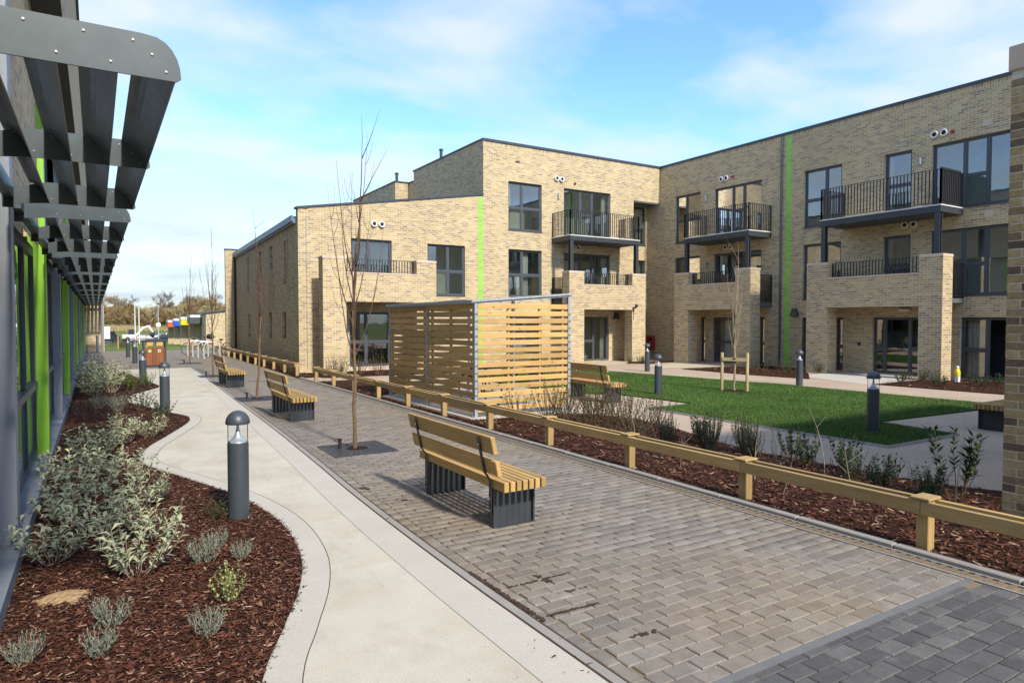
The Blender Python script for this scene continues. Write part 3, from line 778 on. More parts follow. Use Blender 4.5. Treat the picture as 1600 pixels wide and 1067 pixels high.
def window(parent, f, u0, u1, z0, z1, cols, reveal=0.09, fw=0.055, room='interior', curtain=None, sill=True, handle=None, pane='pane', label=None, open_dark=None):
    """cols: list of (width share, [transom heights as share from the bottom])"""
    if u0 > u1: u0, u1 = u1, u0
    d0, d1 = reveal, reveal + 0.07
    mb = MB()
    mb.fbox(f, u0 + 0.002, u1 - 0.002, d0, d1, z0 + 0.002, z0 + fw); mb.fbox(f, u0 + 0.002, u1 - 0.002, d0, d1, z1 - fw, z1 - 0.002)
    mb.fbox(f, u0 + 0.002, u0 + fw, d0 + 0.001, d1, z0 + fw, z1 - fw); mb.fbox(f, u1 - fw, u1 - 0.002, d0 + 0.001, d1, z0 + fw, z1 - fw)
    tot = sum(c[0] for c in cols); iu0, iu1 = u0 + fw, u1 - fw; u = iu0; cells = []
    for ci, (sh, trs) in enumerate(cols):
        ue = u + (iu1 - iu0) * sh / tot
        a = u + (0.03 if ci else 0); b = ue - (0.03 if ci < len(cols) - 1 else 0)
        if ci < len(cols) - 1: mb.fbox(f, b, b + 0.06, d0 + 0.002, d1, z0 + fw, z1 - fw)
        zz = [z0 + fw] + [z0 + (z1 - z0) * t_ for t_ in trs] + [z1 - fw]
        for k_ in range(len(zz) - 1):
            za = zz[k_] + (0.03 if k_ else 0); zb = zz[k_+1] - (0.03 if k_ < len(zz) - 2 else 0)
            if k_ < len(zz) - 2: mb.fbox(f, a, b, d0 + 0.003, d1, zb, zb + 0.06)
            cells.append((a, b, za, zb))
        u = ue
    s = 0.035
    for a, b, za, zb in cells:                     # opening sashes, a little behind the frame face
        mb.fbox(f, a, b, d0 + 0.012, d1 - 0.01, za, za + s); mb.fbox(f, a, b, d0 + 0.012, d1 - 0.01, zb - s, zb)
        mb.fbox(f, a, a + s, d0 + 0.013, d1 - 0.01, za + s, zb - s); mb.fbox(f, b - s, b, d0 + 0.013, d1 - 0.01, za + s, zb - s)
    if sill: mb.fbox(f, u0 - 0.02, u1 + 0.02, -0.035, d0 + 0.02, z0 - 0.025, z0 + 0.001)
    if handle: mb.fbox(f, handle - 0.012, handle + 0.012, d0 - 0.035, d0, z0 + 0.95, z0 + 1.07)
    w = mb.build('window', 'frame', parent)
    if label: w['label'] = label
    for i, (a, b, za, zb) in enumerate(cells):
        if open_dark is not None and i in open_dark: continue
        mb = MB(); mb.add([f(a + s, d0 + 0.035, za + s), f(b - s, d0 + 0.035, za + s), f(b - s, d0 + 0.035, zb - s), f(a + s, d0 + 0.035, zb - s)], [(0, 1, 2, 3)])
        mb.build('pane', pane, w)
    # the room behind the glass
    dep = 1.1
    mb = MB(); r0, r1 = d1 + 0.01, d1 + dep; g = 0.25
    P = [f(u0 - g, r0, z0 - 0.02), f(u1 + g, r0, z0 - 0.02), f(u1 + g, r0, z1 + 0.1), f(u0 - g, r0, z1 + 0.1), f(u0 - g, r1, z0 - 0.02), f(u1 + g, r1, z0 - 0.02), f(u1 + g, r1, z1 + 0.1), f(u0 - g, r1, z1 + 0.1)]
    mb.add(P, [(4, 5, 6, 7), (0, 1, 5, 4), (3, 2, 6, 7), (0, 3, 7, 4), (1, 2, 6, 5)]); mb.build('room', room, w)
    if curtain:
        for a, b in curtain:
            mb = MB(); n_ = 14; k = len(mb.v); ua, ub = u0 + (u1 - u0) * a, u0 + (u1 - u0) * b
            for i in range(n_ + 1):
                uu = ua + (ub - ua) * i / n_; dd = d1 + 0.14 + 0.025 * math.sin(i * 1.9)
                mb.v += [tuple(f(uu, dd, z0 + 0.03)), tuple(f(uu, dd, z1))]
            mb.f += [(2*i, 2*i+2, 2*i+3, 2*i+1) for i in range(n_)]
            mb.build('curtain', 'curtain', w)
    return w

apt = thing('apartment_building', 'three storey buff brick apartment building with dark windows, balconies and green brick stripes', 'building', (13.65, AY, 0))
ROOF = 9.34
# openings: (u0, u1, z0, z1)
HA = dict(w3=(14.86, 16.56, 5.71, 7.75), w2=(14.86, 16.56, 2.88, 4.90), d3=(17.74, 20.42, 5.53, 7.75), d2=(17.74, 20.42, 2.75, 4.90), g=(18.15, 20.36, 0.03, 2.05), g0=(14.86, 16.56, 0.03, 2.05),
          v2=(8.06, 9.64, 2.75, 4.92), vr=(11.13, 12.79, 2.88, 4.90), vg=(7.97, 9.60, 0.16, 2.20))
HB = dict(a3=(21.69, 23.25, 5.52, 7.75), a2=(21.69, 23.25, 2.72, 4.85), b3=(18.36, 20.87, 5.53, 7.72), b2=(18.36, 20.87, 2.72, 4.83), ga=(19.55, 20.90, 0.03, 2.02), gn=(21.35, 21.62, 0.03, 2.02), gn2=(18.15, 18.42, 0.03, 2.02),
          c3=(14.85, 16.41, 5.48, 7.68), c2=(14.85, 16.41, 2.70, 4.82), m3=(12.34, 13.27, 5.53, 7.66), m2=(12.34, 13.27, 2.75, 4.80), r3=(9.15, 11.70, 5.48, 7.65), r2=(9.15, 11.70, 2.68, 4.83),
          gr=(9.2, 10.74, 0.03, 1.99), ge=(12.0, 13.60, 0.03, 2.0), gc=(14.70, 15.0, 0.03, 2.0), gd=(16.12, 16.42, 0.03, 2.0))
NX, NZ, ND = 21.84, 7.58, 0.86       # recessed corner: starts here, soffit height, depth
mb = MB()
wall(mb, fA, 6.13, 13.65, 0.0, 5.86, [HA['v2'], HA['vr'], HA['vg']])
mb.add([fA(6.13, 0, 5.86), fA(13.65, 0, 5.86), fA(13.65, 0, 7.04)], [(0, 1, 2)])
wall(mb, fA, 13.65, NX, 0.0, ROOF - 0.27, [HA[k] for k in ('w3', 'w2', 'd3', 'd2', 'g', 'g0')])
mb.add([fA(NX, 0, NZ), fA(BX, 0, NZ), fA(BX, 0, ROOF - 0.27), fA(NX, 0, ROOF - 0.27)], [(0, 1, 2, 3)])
mb.add([fA(NX, 0, 0), fA(NX, ND, 0), fA(NX, ND, NZ), fA(NX, 0, NZ)], [(0, 1, 2, 3)])
mb.build('wall', 'brick', apt)['label'] = 'sunlit front wall of buff brick'
mb = MB(); nwin = [(22.35, 23.4, 5.6, 7.5), (22.35, 23.4, 2.9, 4.86), (22.35, 23.4, 0.05, 2.05)]
fN = lambda u, d, z: (u, AY + ND + d, z)
wall(mb, fN, NX, BX, 0, NZ, nwin); mb.build('wall', 'brick', apt)
mb = MB(); mb.fbox(fA, NX - 0.02, BX - 0.004, 0.02, ND, NZ - 0.06, NZ - 0.004); mb.build('soffit', 'soffit', apt)
for h in nwin: window(apt, fN, *h, [(1, [0.48])], curtain=[(0.65, 0.98)])
mb = MB(); wall(mb, fB, -1.0, AY + ND, 0.0, ROOF - 0.27, list(HB.values())); mb.build('wall', 'brick', apt)['label'] = 'shaded courtyard wall of buff brick'
# soldier course and coping along the parapets
def parapet(f, u0, u1, z, parent, d_in=0.32):
    mb = MB(); mb.fbox(f, u0, u1, -0.004, d_in, z - 0.27, z - 0.03); mb.build('soldier_course', 'brick_soldier', parent)
    mb = MB(); mb.fbox(f, u0 - 0.03, u1 + 0.03, -0.045, d_in + 0.03, z - 0.03, z + 0.025); mb.fbox(f, u0 - 0.03, u1 + 0.03, -0.045, -0.035, z - 0.075, z - 0.03); mb.build('coping', 'roof_edge', parent)
parapet(fA, 13.645, BX + 0.33, ROOF, apt); parapet(fB, -1.0, AY - 0.08, ROOF, apt)
# block depth: side above the wing, roofs, rear volumes
mb = MB(); x0 = 13.65
mb.add([(x0, AY, 5), (x0, AY + 0.3, 5), (x0, AY + 0.3, ROOF - 0.27), (x0, AY, ROOF - 0.27)], [(0, 1, 2, 3)]); mb.add([(x0, AY + 0.3, 5), (x0, 31.4, 5), (x0, 31.4, ROOF - 0.03), (x0, AY + 0.3, ROOF - 0.03)], [(0, 1, 2, 3)])
mb.add([(x0, 31.4, 5), (x0, 32.0, 5), (x0, 32.0, 8.82), (x0, 31.4, 8.82)], [(0, 1, 2, 3)])
mb.add([(x0, 31.4, 8.8), (24, 31.4, 8.8), (24, 31.4, ROOF - 0.03), (x0, 31.4, ROOF - 0.03)], [(0, 1, 2, 3)])
mb.add([(12.9, 32, 4), (14.2, 32, 4), (14.2, 32, 8.83), (12.9, 32, 8.83)], [(0, 1, 2, 3)])
mb.add([(12.9, 32, 4), (12.9, 38.4, 4), (12.9, 38.4, 8.83), (12.9, 32, 8.83)], [(0, 1, 2, 3)])
mb.build('wall', 'brick', apt)['label'] = 'upper side wall above the low wing roof'
mb = MB(); mb.box(x0 - 0.045, x0 + 0.3, AY + 0.36, 31.45, ROOF - 0.03, ROOF + 0.025); mb.box(12.855, 13.2, 31.955, 38.45, 8.83, 8.88); mb.box(13.2, 14.3, 31.955, 32.3, 8.83, 8.88); mb.box(x0 - 0.045, x0 + 0.3, 31.45, 31.955, 8.82, 8.87)
mb.build('coping', 'roof_edge', apt)
mb = MB(); mb.add([(x0, AY + 0.3, 9.0), (BX + 9, AY + 0.3, 9.0), (BX + 9, 31.4, 9.0), (x0, 31.4, 9.0)], [(0, 1, 2, 3)]); mb.add([(BX + 0.3, -1, 9.0), (BX + 9, -1, 9.0), (BX + 9, AY + 0.3, 9.0), (BX + 0.3, AY + 0.3, 9.0)], [(0, 1, 2, 3)])
mb.add([(12.9, 32, 8.6), (20, 32, 8.6), (20, 38.4, 8.6), (12.9, 38.4, 8.6)], [(0, 1, 2, 3)]); mb.add([(12.9, 38.4, 0), (20, 38.4, 0), (20, 38.4, 8.8), (12.9, 38.4, 8.8)], [(0, 1, 2, 3)]); mb.add([(BX, -1, 0), (BX + 9, -1, 0), (BX + 9, -1, 9.3), (BX, -1, 9.3)], [(0, 1, 2, 3)])
mb.build('roof', 'soffit', apt)
for x, y, z, h in ((14.3, 29.6, 9.3, 0.75), (13.6, 33.5, 8.8, 0.75)):
    mb = MB(); mb.tube([(x, y, z - 0.4), (x, y, z + h)], 0.075, 12); mb.lathe([(0.075, h), (0.11, h + 0.02), (0.11, h + 0.06), (0.02, h + 0.11)], 12, (x, y, z)); mb.build('flue', 'steel_dark', apt)
# low wing: sloping coping on the front, side wall with slit windows, gutter, end pier, roof
mb = MB(); mb.prism([(6.07, 5.84), (13.65, 7.03), (13.65, 7.10), (6.07, 5.91)], fA, -0.045, 0.33); mb.build('coping', 'roof_edge', apt)
WL = (W1 - W0).length
HWs = [(1.10, 1.32, 3.85, 5.25), (2.65, 2.95, 4.25, 5.10), (4.25, 4.55, 4.25, 5.10), (6.55, 6.80, 3.5, 5.15), (1.25, 1.68, 0.95, 2.15), (2.72, 3.12, 0.95, 2.15), (4.4, 4.8, 0.95, 2.15), (6.35, 6.75, 0.95, 2.15)]
def wu(px):     # distance along the wing's side wall for a surveyed bearing
    th = math.atan((px - 800) / 1050.0) + R(31.76); dx, dy = math.sin(th), math.cos(th)
    return (W0.y * dx - W0.x * dy) / (dy * Wd.x - dx * Wd.y)
HWs = [(wu(447.8), wu(444.4), 3.35, 4.95), (wu(426.8), wu(422.2), 4.1, 5.02), (wu(409.3), wu(405), 4.1, 5.02), (wu(390.3), wu(387.3), 3.4, 5.05),
       (wu(447), wu(441), 1.25, 2.22), (wu(424.8), wu(419.6), 1.2, 2.25), (wu(407.2), wu(402.8), 1.2, 2.2), (wu(391.2), wu(387.4), 1.15, 2.2)]
mb = MB(); wall(mb, fW, 0, WL, 0, 5.45, HWs); mb.build('wall', 'brick', apt)['label'] = 'shaded side wall of the low wing with slit windows'
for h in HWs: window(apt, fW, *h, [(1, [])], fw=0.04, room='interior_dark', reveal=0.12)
mb = MB(); mb.fbox(fW, 0.32, WL - 0.3, -0.10, 0.05, 5.36, 5.60); mb.fbox(fW, 0.32, WL - 0.3, -0.16, -0.10, 5.42, 5.64); mb.build('gutter', 'gutter', apt)
mb = MB(); mb.fbox(fW, 0, 0.32, 0.0, 0.33, 5.45, 5.86); mb.build('end_pier', 'brick', apt); mb = MB(); mb.fbox(fW, WL - 0.3, WL, -0.55, 0.33, 0, 5.80); mb.build('end_pier', 'brick', apt)
mb = MB(); mb.fbox(fW, WL - 0.33, WL + 0.03, -0.58, 0.36, 5.80, 5.86); mb.build('coping', 'roof_edge', apt); mb = MB(); mb.fbox(fW, -0.045, 0.30, -0.045, 0.33, 5.865, 5.905); mb.build('coping', 'roof_edge', apt)
mb = MB(); mb.add([fW(0.32, 0, 5.58), fW(WL, 0, 5.58), (13.65, 40.5, 6.7), (13.65, AY + 0.33, 6.7)], [(0, 1, 2, 3)]); mb.build('roof', 'soffit', apt)
mb = MB(); mb.tube([fW(WL - 0.42, -0.07, 5.4), fW(WL - 0.42, -0.07, 0.05)], 0.05, 10); mb.build('downpipe', 'rail_dark', apt)
# projecting brick columns and green glazed headers on that wall
pb = MB()
for uu, za, zb in ((wu(428.5), 2.5, 3.85), (wu(420.8), 2.5, 3.85), (wu(406), 2.4, 3.9), (wu(450.2), 3.4, 5.0)):
    z = za
    while z < zb: pb.fbox(fW, uu - 0.10, uu + 0.10, -0.028, 0.01, z, z + 0.062); z += 0.15
for uu, za, zb in ((wu(424.5), 2.5, 3.85),):
    z = za
    while z < zb: pb.fbox(fW, uu - 0.25, uu + 0.2, -0.028, 0.01, z + 0.075, z + 0.137); z += 0.15
stuff(pb.build('projecting_bricks', 'brick', apt))
gb = MB()
for uu in (wu(458), wu(380)):
    z = 0.15
    while z < 4.95: gb.fbox(fW, uu - 0.05, uu + 0.05, -0.022, 0.01, z, z + 0.065); z += 0.15
stuff(gb.build('green_bricks', 'green_brick', apt))
mb = MB(); mb.fbox(fA, 13.40, 13.62, -0.005, 0.05, 0.0, 6.93); mb.build('green_stripe', 'green_brick', apt)
mb = MB(); mb.fbox(fB, 16.98, 17.22, -0.005, 0.05, 0.0, ROOF - 0.08); mb.build('green_stripe', 'green_brick', apt)
mb = MB(); mb.tube([fB(17.40, -0.055, ROOF - 0.1), fB(17.40, -0.055, 0.05)], 0.04, 10); mb.build('downpipe', 'frame', apt)
mb = MB(); mb.tube([fA(6.42, -0.02, 5.6), fA(6.42, -0.02, 0.2)], 0.012, 8); mb.build('conductor', 'galv', apt)
mb = MB(); mb.fbox(fA, 7.9, 9.7, -0.006, 0.2, -0.02, 0.155); mb.build('threshold', 'cap_stone', apt)
# windows
two = [(1, [0.48]), (1, [0.48])]
window(apt, fA, *HA['w3'], [(0.42, [0.47]), (0.58, [0.47])], curtain=[(0.0, 0.16)])
window(apt, fA, *HA['w2'], [(0.42, [0.47]), (0.58, [0.47])], curtain=[(0.5, 0.7)])
window(apt, fA, *HA['g0'], two)
door3 = [(0.36, []), (0.26, [0.5]), (0.38, [])]
window(apt, fA, *HA['d3'], door3, curtain=[(0.88, 0.99)], sill=False, handle=18.95)
window(apt, fA, *HA['d2'], door3, curtain=[(0.88, 0.99)], sill=False, handle=18.95)
window(apt, fA, *HA['g'], [(0.62, [0.45]), (0.38, [])][::1], curtain=[(0.86, 0.99)], sill=False)
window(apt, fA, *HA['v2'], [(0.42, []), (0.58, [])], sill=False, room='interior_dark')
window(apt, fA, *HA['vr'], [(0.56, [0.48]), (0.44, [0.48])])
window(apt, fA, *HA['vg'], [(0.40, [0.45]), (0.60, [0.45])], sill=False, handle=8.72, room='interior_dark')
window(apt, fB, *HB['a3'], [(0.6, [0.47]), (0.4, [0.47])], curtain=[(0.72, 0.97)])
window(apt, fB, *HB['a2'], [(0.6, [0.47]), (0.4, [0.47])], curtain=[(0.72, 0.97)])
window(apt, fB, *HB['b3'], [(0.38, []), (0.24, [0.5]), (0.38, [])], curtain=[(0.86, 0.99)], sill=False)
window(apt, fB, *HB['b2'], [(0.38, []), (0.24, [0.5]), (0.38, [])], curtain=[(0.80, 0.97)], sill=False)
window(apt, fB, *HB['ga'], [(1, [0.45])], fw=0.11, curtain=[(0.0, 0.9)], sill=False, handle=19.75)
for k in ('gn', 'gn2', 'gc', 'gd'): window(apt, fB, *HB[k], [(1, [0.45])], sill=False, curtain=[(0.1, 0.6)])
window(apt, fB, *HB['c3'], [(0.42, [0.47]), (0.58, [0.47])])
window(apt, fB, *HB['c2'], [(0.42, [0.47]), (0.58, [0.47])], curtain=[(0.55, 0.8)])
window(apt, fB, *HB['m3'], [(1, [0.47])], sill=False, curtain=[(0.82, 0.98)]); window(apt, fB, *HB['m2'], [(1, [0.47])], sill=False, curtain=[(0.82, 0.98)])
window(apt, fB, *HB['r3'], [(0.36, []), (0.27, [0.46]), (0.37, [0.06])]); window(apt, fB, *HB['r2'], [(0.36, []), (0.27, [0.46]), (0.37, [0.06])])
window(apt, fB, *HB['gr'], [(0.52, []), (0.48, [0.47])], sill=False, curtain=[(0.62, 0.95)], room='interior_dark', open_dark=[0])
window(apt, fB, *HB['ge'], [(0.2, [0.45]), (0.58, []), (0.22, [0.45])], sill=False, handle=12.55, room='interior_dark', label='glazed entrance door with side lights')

# porches: two brick piers carrying a spandrel, first floor deck behind it, second floor steel balcony standing on the piers
def railing_f(f, pts, z0, z1, gap=0.11, r=0.009):
    """bars along a polyline of (u, d); posts at its ends"""
    mb = MB()
    for i in range(len(pts) - 1):
        (ua, da), (ub, db) = pts[i], pts[i + 1]
        a0, b0 = Vector(f(ua, da, z1)), Vector(f(ub, db, z1)); mb.bar(a0, b0, 0.04, 0.012)
        a1, b1 = Vector(f(ua, da, z0 + 0.06)), Vector(f(ub, db, z0 + 0.06)); mb.bar(a1, b1, 0.03, 0.012)
        n_ = max(2, int(round((b0 - a0).length / gap)))
        for k_ in range(n_ + 1):
            p = a0.lerp(b0, k_ / n_); q = a1.lerp(b1, k_ / n_); w_ = 0.045 if k_ in (0, n_) else 0.028
            mb.bar(q - Vector((0, 0, 0.06 if k_ in (0, n_) else 0)), p, w_, w_ if k_ in (0, n_) else 0.024, up=Vector(f(1, 0, 0)) - Vector(f(0, 0, 0)))
    return mb
def porch(f, p1, p2, proj, deep, cap, par, open_top, bal=None, rails=True):
    """p1, p2: (u0, u1) of the piers, u rising"""
    (a0, a1), (b0, b1) = p1, p2; F0, F1 = -proj, -proj + deep
    mb = MB(); ct = 0.09
    mb.fbox(f, a0, a1, F0, F1, 0, cap - ct); mb.fbox(f, b0, b1, F0, F1, 0, cap - ct)
    mb.fbox(f, a1, b0, F0 + 0.003, F1 - 0.02, open_top, par - 0.05)
    po = mb.build('porch', 'brick', apt)
    mb = MB(); mb.fbox(f, a0 - 0.012, a1 + 0.012, F0 - 0.012, F1 + 0.012, cap - ct, cap); mb.fbox(f, b0 - 0.012, b1 + 0.012, F0 - 0.012, F1 + 0.012, cap - ct, cap)
    mb.fbox(f, a1 + 0.013, b0 - 0.013, F0 - 0.012, F1, par - 0.05, par); mb.build('cap', 'cap_stone', po, bevel=0.006)
    mb = MB(); mb.fbox(f, a1 + 0.001, b0 - 0.001, F1 - 0.02, -0.002, open_top + 0.02, open_top + 0.12); (mb.fbox(f, a0 + 0.03, a1, F1, -0.002, open_top + 0.1, open_top + 0.24) if rails else None); mb.fbox(f, b0, b1 - 0.03, F1, -0.002, open_top + 0.1, open_top + 0.24)
    mb.build('deck', 'soffit', po)
    railing_f(f, [(a1 + 0.02, F0 + 0.3), (b0 - 0.02, F0 + 0.3)], par - 0.02, cap - 0.03).build('railing', 'rail_dark', po)
    for uu in ((a0 + 0.06, b1 - 0.06) if rails else (b1 - 0.06,)): railing_f(f, [(uu, F1 + 0.02), (uu, -0.02)], open_top + 0.26, cap - 0.25, 0.085).build('railing', 'rail_dark', po)
    if bal:
        s0, s1, zb, zt, zr = bal
        mb = MB(); mb.fbox(f, s0, s1, F0, -0.002, zb, zt - 0.035)
        bo = mb.build('balcony', 'steel_dark', apt)
        mb = MB(); mb.fbox(f, s0 - 0.015, s1 + 0.015, F0 - 0.015, -0.002, zt - 0.035, zt); mb.build('deck', 'slab_edge', bo)
        for uu in (s0 + 0.03, s1 - 0.19):
            mb = MB(); mb.fbox(f, uu, uu + 0.16, F0 + 0.02, F0 + 0.05, cap, zb); mb.fbox(f, uu, uu + 0.16, F0 + 0.15, F0 + 0.18, cap, zb); mb.fbox(f, uu + 0.065, uu + 0.095, F0 + 0.05, F0 + 0.15, cap, zb); mb.fbox(f, uu - 0.02, uu + 0.18, F0, F0 + 0.2, cap, cap + 0.015)
            mb.build('post', 'steel_dark', bo)
        e = 0.03
        railing_f(f, [(s0 + e, -0.03), (s0 + e, F0 + e)], zt, zr).build('railing', 'rail_dark', bo)
        railing_f(f, [(s0 + e, F0 + e), (s1 - e, F0 + e)], zt, zr).build('railing', 'rail_dark', bo)
        railing_f(f, [(s1 - e, F0 + e), (s1 - e, -0.03)], zt, zr).build('railing', 'rail_dark', bo)
        mb = MB()
        k_ = s0 + 0.15
        while k_ < s1 - 0.1: mb.fbox(f, k_, k_ + 0.06, F0 + 0.05, -0.05, zb - 0.02, zb - 0.001); k_ += 0.16
        mb.build('joist', 'soffit', bo)
    return po
porch(fA, (17.06, 17.86), (20.59, 21.39), 1.34, 0.5, 3.99, 3.44, 2.36, (17.10, 21.0, 5.29, 5.51, 6.57))
porch(fA, (6.61, 7.43), (10.08, 10.87), 1.34, 0.5, 4.10, 3.58, 2.54, rails=False)
porch(fB, (17.78, 18.52), (21.09, 21.91), 1.39, 0.6, 3.99, 3.44, 2.34, (17.88, 21.36, 5.26, 5.50, 6.57))
porch(fB, (10.63, 11.33), (14.48, 15.28), 1.39, 0.6, 3.95, 3.40, 2.34, (10.73, 14.78, 5.24, 5.47, 6.55))
# solid screens at the shared ends of the balconies
mb = MB(); mb.fbox(fB, 10.77, 10.80, -1.33, -0.1, 5.55, 6.62); mb.build('privacy_screen', 'rail_dark', apt)
# vents, lamps, alarm bells, overflow slots
def vent(f, u, z):
    mb = MB(); c = Vector(f(u, -0.07, z)); ax = Vector(f(u, 1, z)) - Vector(f(u, 0, z)); mb.ring(c, ax, 0.095, 0.026, 20, 6); mb.tube([c, c + ax * 0.08], 0.10, 20, False)
    o = mb.build('vent', 'white_plastic', apt, smooth=True); mb = MB(); mb.disc(c + ax * 0.02, ax, 0.09, 0.03, 18); mb.build('vent_bore', 'vent_dark', o)
for f, u, z in ((fA, 17.33, 8.11), (fA, 17.60, 8.10), (fA, 8.93, 5.50), (fA, 9.23, 5.50), (fA, 18.2, 5.14), (fA, 18.5, 5.14), (fB, 20.47, 8.08), (fB, 20.19, 8.08), (fB, 11.62, 7.97), (fB, 11.33, 7.97), (fB, 12.52, 5.13), (fB, 12.23, 5.13), (fB, 20.2, 5.08), (fB, 19.9, 5.08)): vent(f, u, z)
for f, u, z in ((fA, 18.34, 8.0), (fB, 19.86, 8.08), (fB, 11.08, 7.95)):
    mb = MB(); c = Vector(f(u, -0.06, z)); ax = Vector(f(u, 1, z)) - Vector(f(u, 0, z)); mb.disc(c, ax, 0.055, 0.06, 14); mb.disc(c - ax * 0.02, ax, 0.03, 0.02, 12); mb.build('alarm_bell', 'red_paint', apt)
for f, u, z in ((fA, 17.43, 7.36), (fA, 17.43, 4.50), (fB, 21.31, 7.39), (fB, 21.31, 4.41), (fB, 12.04, 7.2)):
    mb = MB(); c = Vector(f(u, -0.07, z)); mb.tube([c - Vector((0, 0, 0.11)), c + Vector((0, 0, 0.11))], 0.038, 12); mb.fbox(f, u - 0.03, u + 0.03, -0.07, 0, z - 0.04, z + 0.04); mb.build('wall_light', 'galv', apt)
def hood(f, u, z):
    mb = MB(); mb.prism([(u - 0.17, z - 0.14), (u + 0.17, z - 0.14), (u + 0.07, z + 0.16), (u - 0.07, z + 0.16)], f, -0.14, 0.0); mb.build('hood_light', 'bollard_paint', apt)
hood(fB, 16.72, 2.2); hood(fA, 20.75, 2.08)
mb = MB(); mb.fbox(fA, 15.2, 15.42, -0.004, 0.02, 8.55, 8.615); mb.build('overflow_slot', 'vent_dark', apt)
for u, z in ((10.1, 8.0), (10.0, 5.2)):
    mb = MB(); mb.fbox(fB, u - 0.13, u + 0.13, -0.006, 0.02, z - 0.1, z + 0.1); mb.build('air_brick', 'cap_stone', apt)
mb = MB(); mb.fbox(fB, 12.3, 12.65, -0.14, 0, 2.20, 2.27); mb.build('emergency_light', 'white_plastic', apt)
mb = MB(); mb.fbox(fB, 14.03, 14.13, -0.02, 0, 0.98, 1.1); mb.build('entry_panel', 'vent_dark', apt)
fp = lambda u, d, z: fA(u, -1.34 + d, z)
mb = MB(); mb.fbox(fp, 20.62, 20.70, -0.16, 0, 2.42, 2.48); mb.lathe([(0.0, -0.1), (0.06, -0.08), (0.075, 0.0), (0.06, 0.05), (0.0, 0.06)], 12, fp(20.66, -0.2, 2.55)); mb.fbox(fp, 20.655, 20.672, -0.02, 0, 1.9, 2.5); mb.build('security_camera', 'rail_dark', apt)
# red hydrant cabinet in the corner
hc = tag(MB().fbox(fB, 24.55, 25.0, -0.16, -0.002, 0.42, 1.12).build('hydrant_cabinet', 'red_paint', None, org=fB(24.8, 0, 0.4), bevel=0.01), 'red dry riser cabinet with dark glass front mounted in the building corner', 'cabinet')
mb = MB(); mb.fbox(fB, 24.62, 24.85, -0.166, -0.161, 0.5, 1.02); mb.build('cabinet_window', 'car_glass', hc)
mb = MB(); mb.fbox(fB, 24.68, 24.76, -0.17, -0.167, 0.66, 0.86); mb.build('cabinet_handle', 'galv', hc)

# ------------------------------------------------------------------ near pier on the right, brick by brick, and the block it belongs to
rb = thing('brick_block', 'brick pier with stone cap rising at the right edge of the picture', 'building', (7.2, 2.5, 0))
PXF, PYF = 6.88, 2.77
mb = MB(); mb.box(PXF + 0.004, PXF + 0.60, PYF - 0.778, PYF - 0.004, 0, 4.08); mb.build('pier', 'mortar', rb)
pier = [o for o in rb.children][0]
mesh_cache = {}
def brick_obj(cx, cy, cz, lx, ly):
    key = (round(lx, 3), round(ly, 3))
    if key not in mesh_cache:
        b = MB(); b.box(-lx/2, lx/2, -ly/2, ly/2, -0.0325, 0.0325); ob = b.build('brick', 'brick_single', bevel=0.004); mesh_cache[key] = ob.data; bpy.data.objects.remove(ob)
    o = bpy.data.objects.new('brick', mesh_cache[key]); col.objects.link(o); o.parent = pier; o.location = (cx - 7.2 + random.uniform(-.0015, .0015), cy - 2.5, cz)
nz_ = int(4.07 / 0.0742)
for c_ in range(nz_):
    z = 0.037 + c_ * 0.0742; odd = c_ % 2
    y = PYF
    lens = ([0.1025, 0.215, 0.215, 0.2150] if odd else [0.215, 0.215, 0.215, 0.1025])
    for L_ in lens:
        brick_obj(PXF + 0.05, y - L_ / 2, z, 0.1025, L_); y -= L_ + 0.0105
mb = MB(); mb.box(PXF + 0.108, PXF + 0.603, PYF - 0.783, PYF - 0.779, 0, 4.08); mb.build('pier_face', 'brick', rb)
mb = MB(); mb.box(PXF + 0.108, PXF + 0.603, PYF - 0.003, PYF + 0.001, 0, 4.08); mb.build('pier_face', 'brick', rb)
mb = MB(); mb.box(PXF - 0.02, PXF + 0.62, PYF - 0.81, PYF + 0.02, 4.08, 4.30); mb.build('cap', 'cap_stone', rb, bevel=0.008)
mb = MB(); mb.box(8.2, 16.0, -14.0, 2.35, 0, 4.4); mb.box(PXF + 0.02, PXF + 0.6, -1.6, -0.9, 0, 4.08); mb.build('wall', 'brick', rb)
mb = MB(); mb.box(8.15, 16.05, -14.05, 2.4, 4.4, 4.48); mb.build('coping', 'roof_edge', rb)

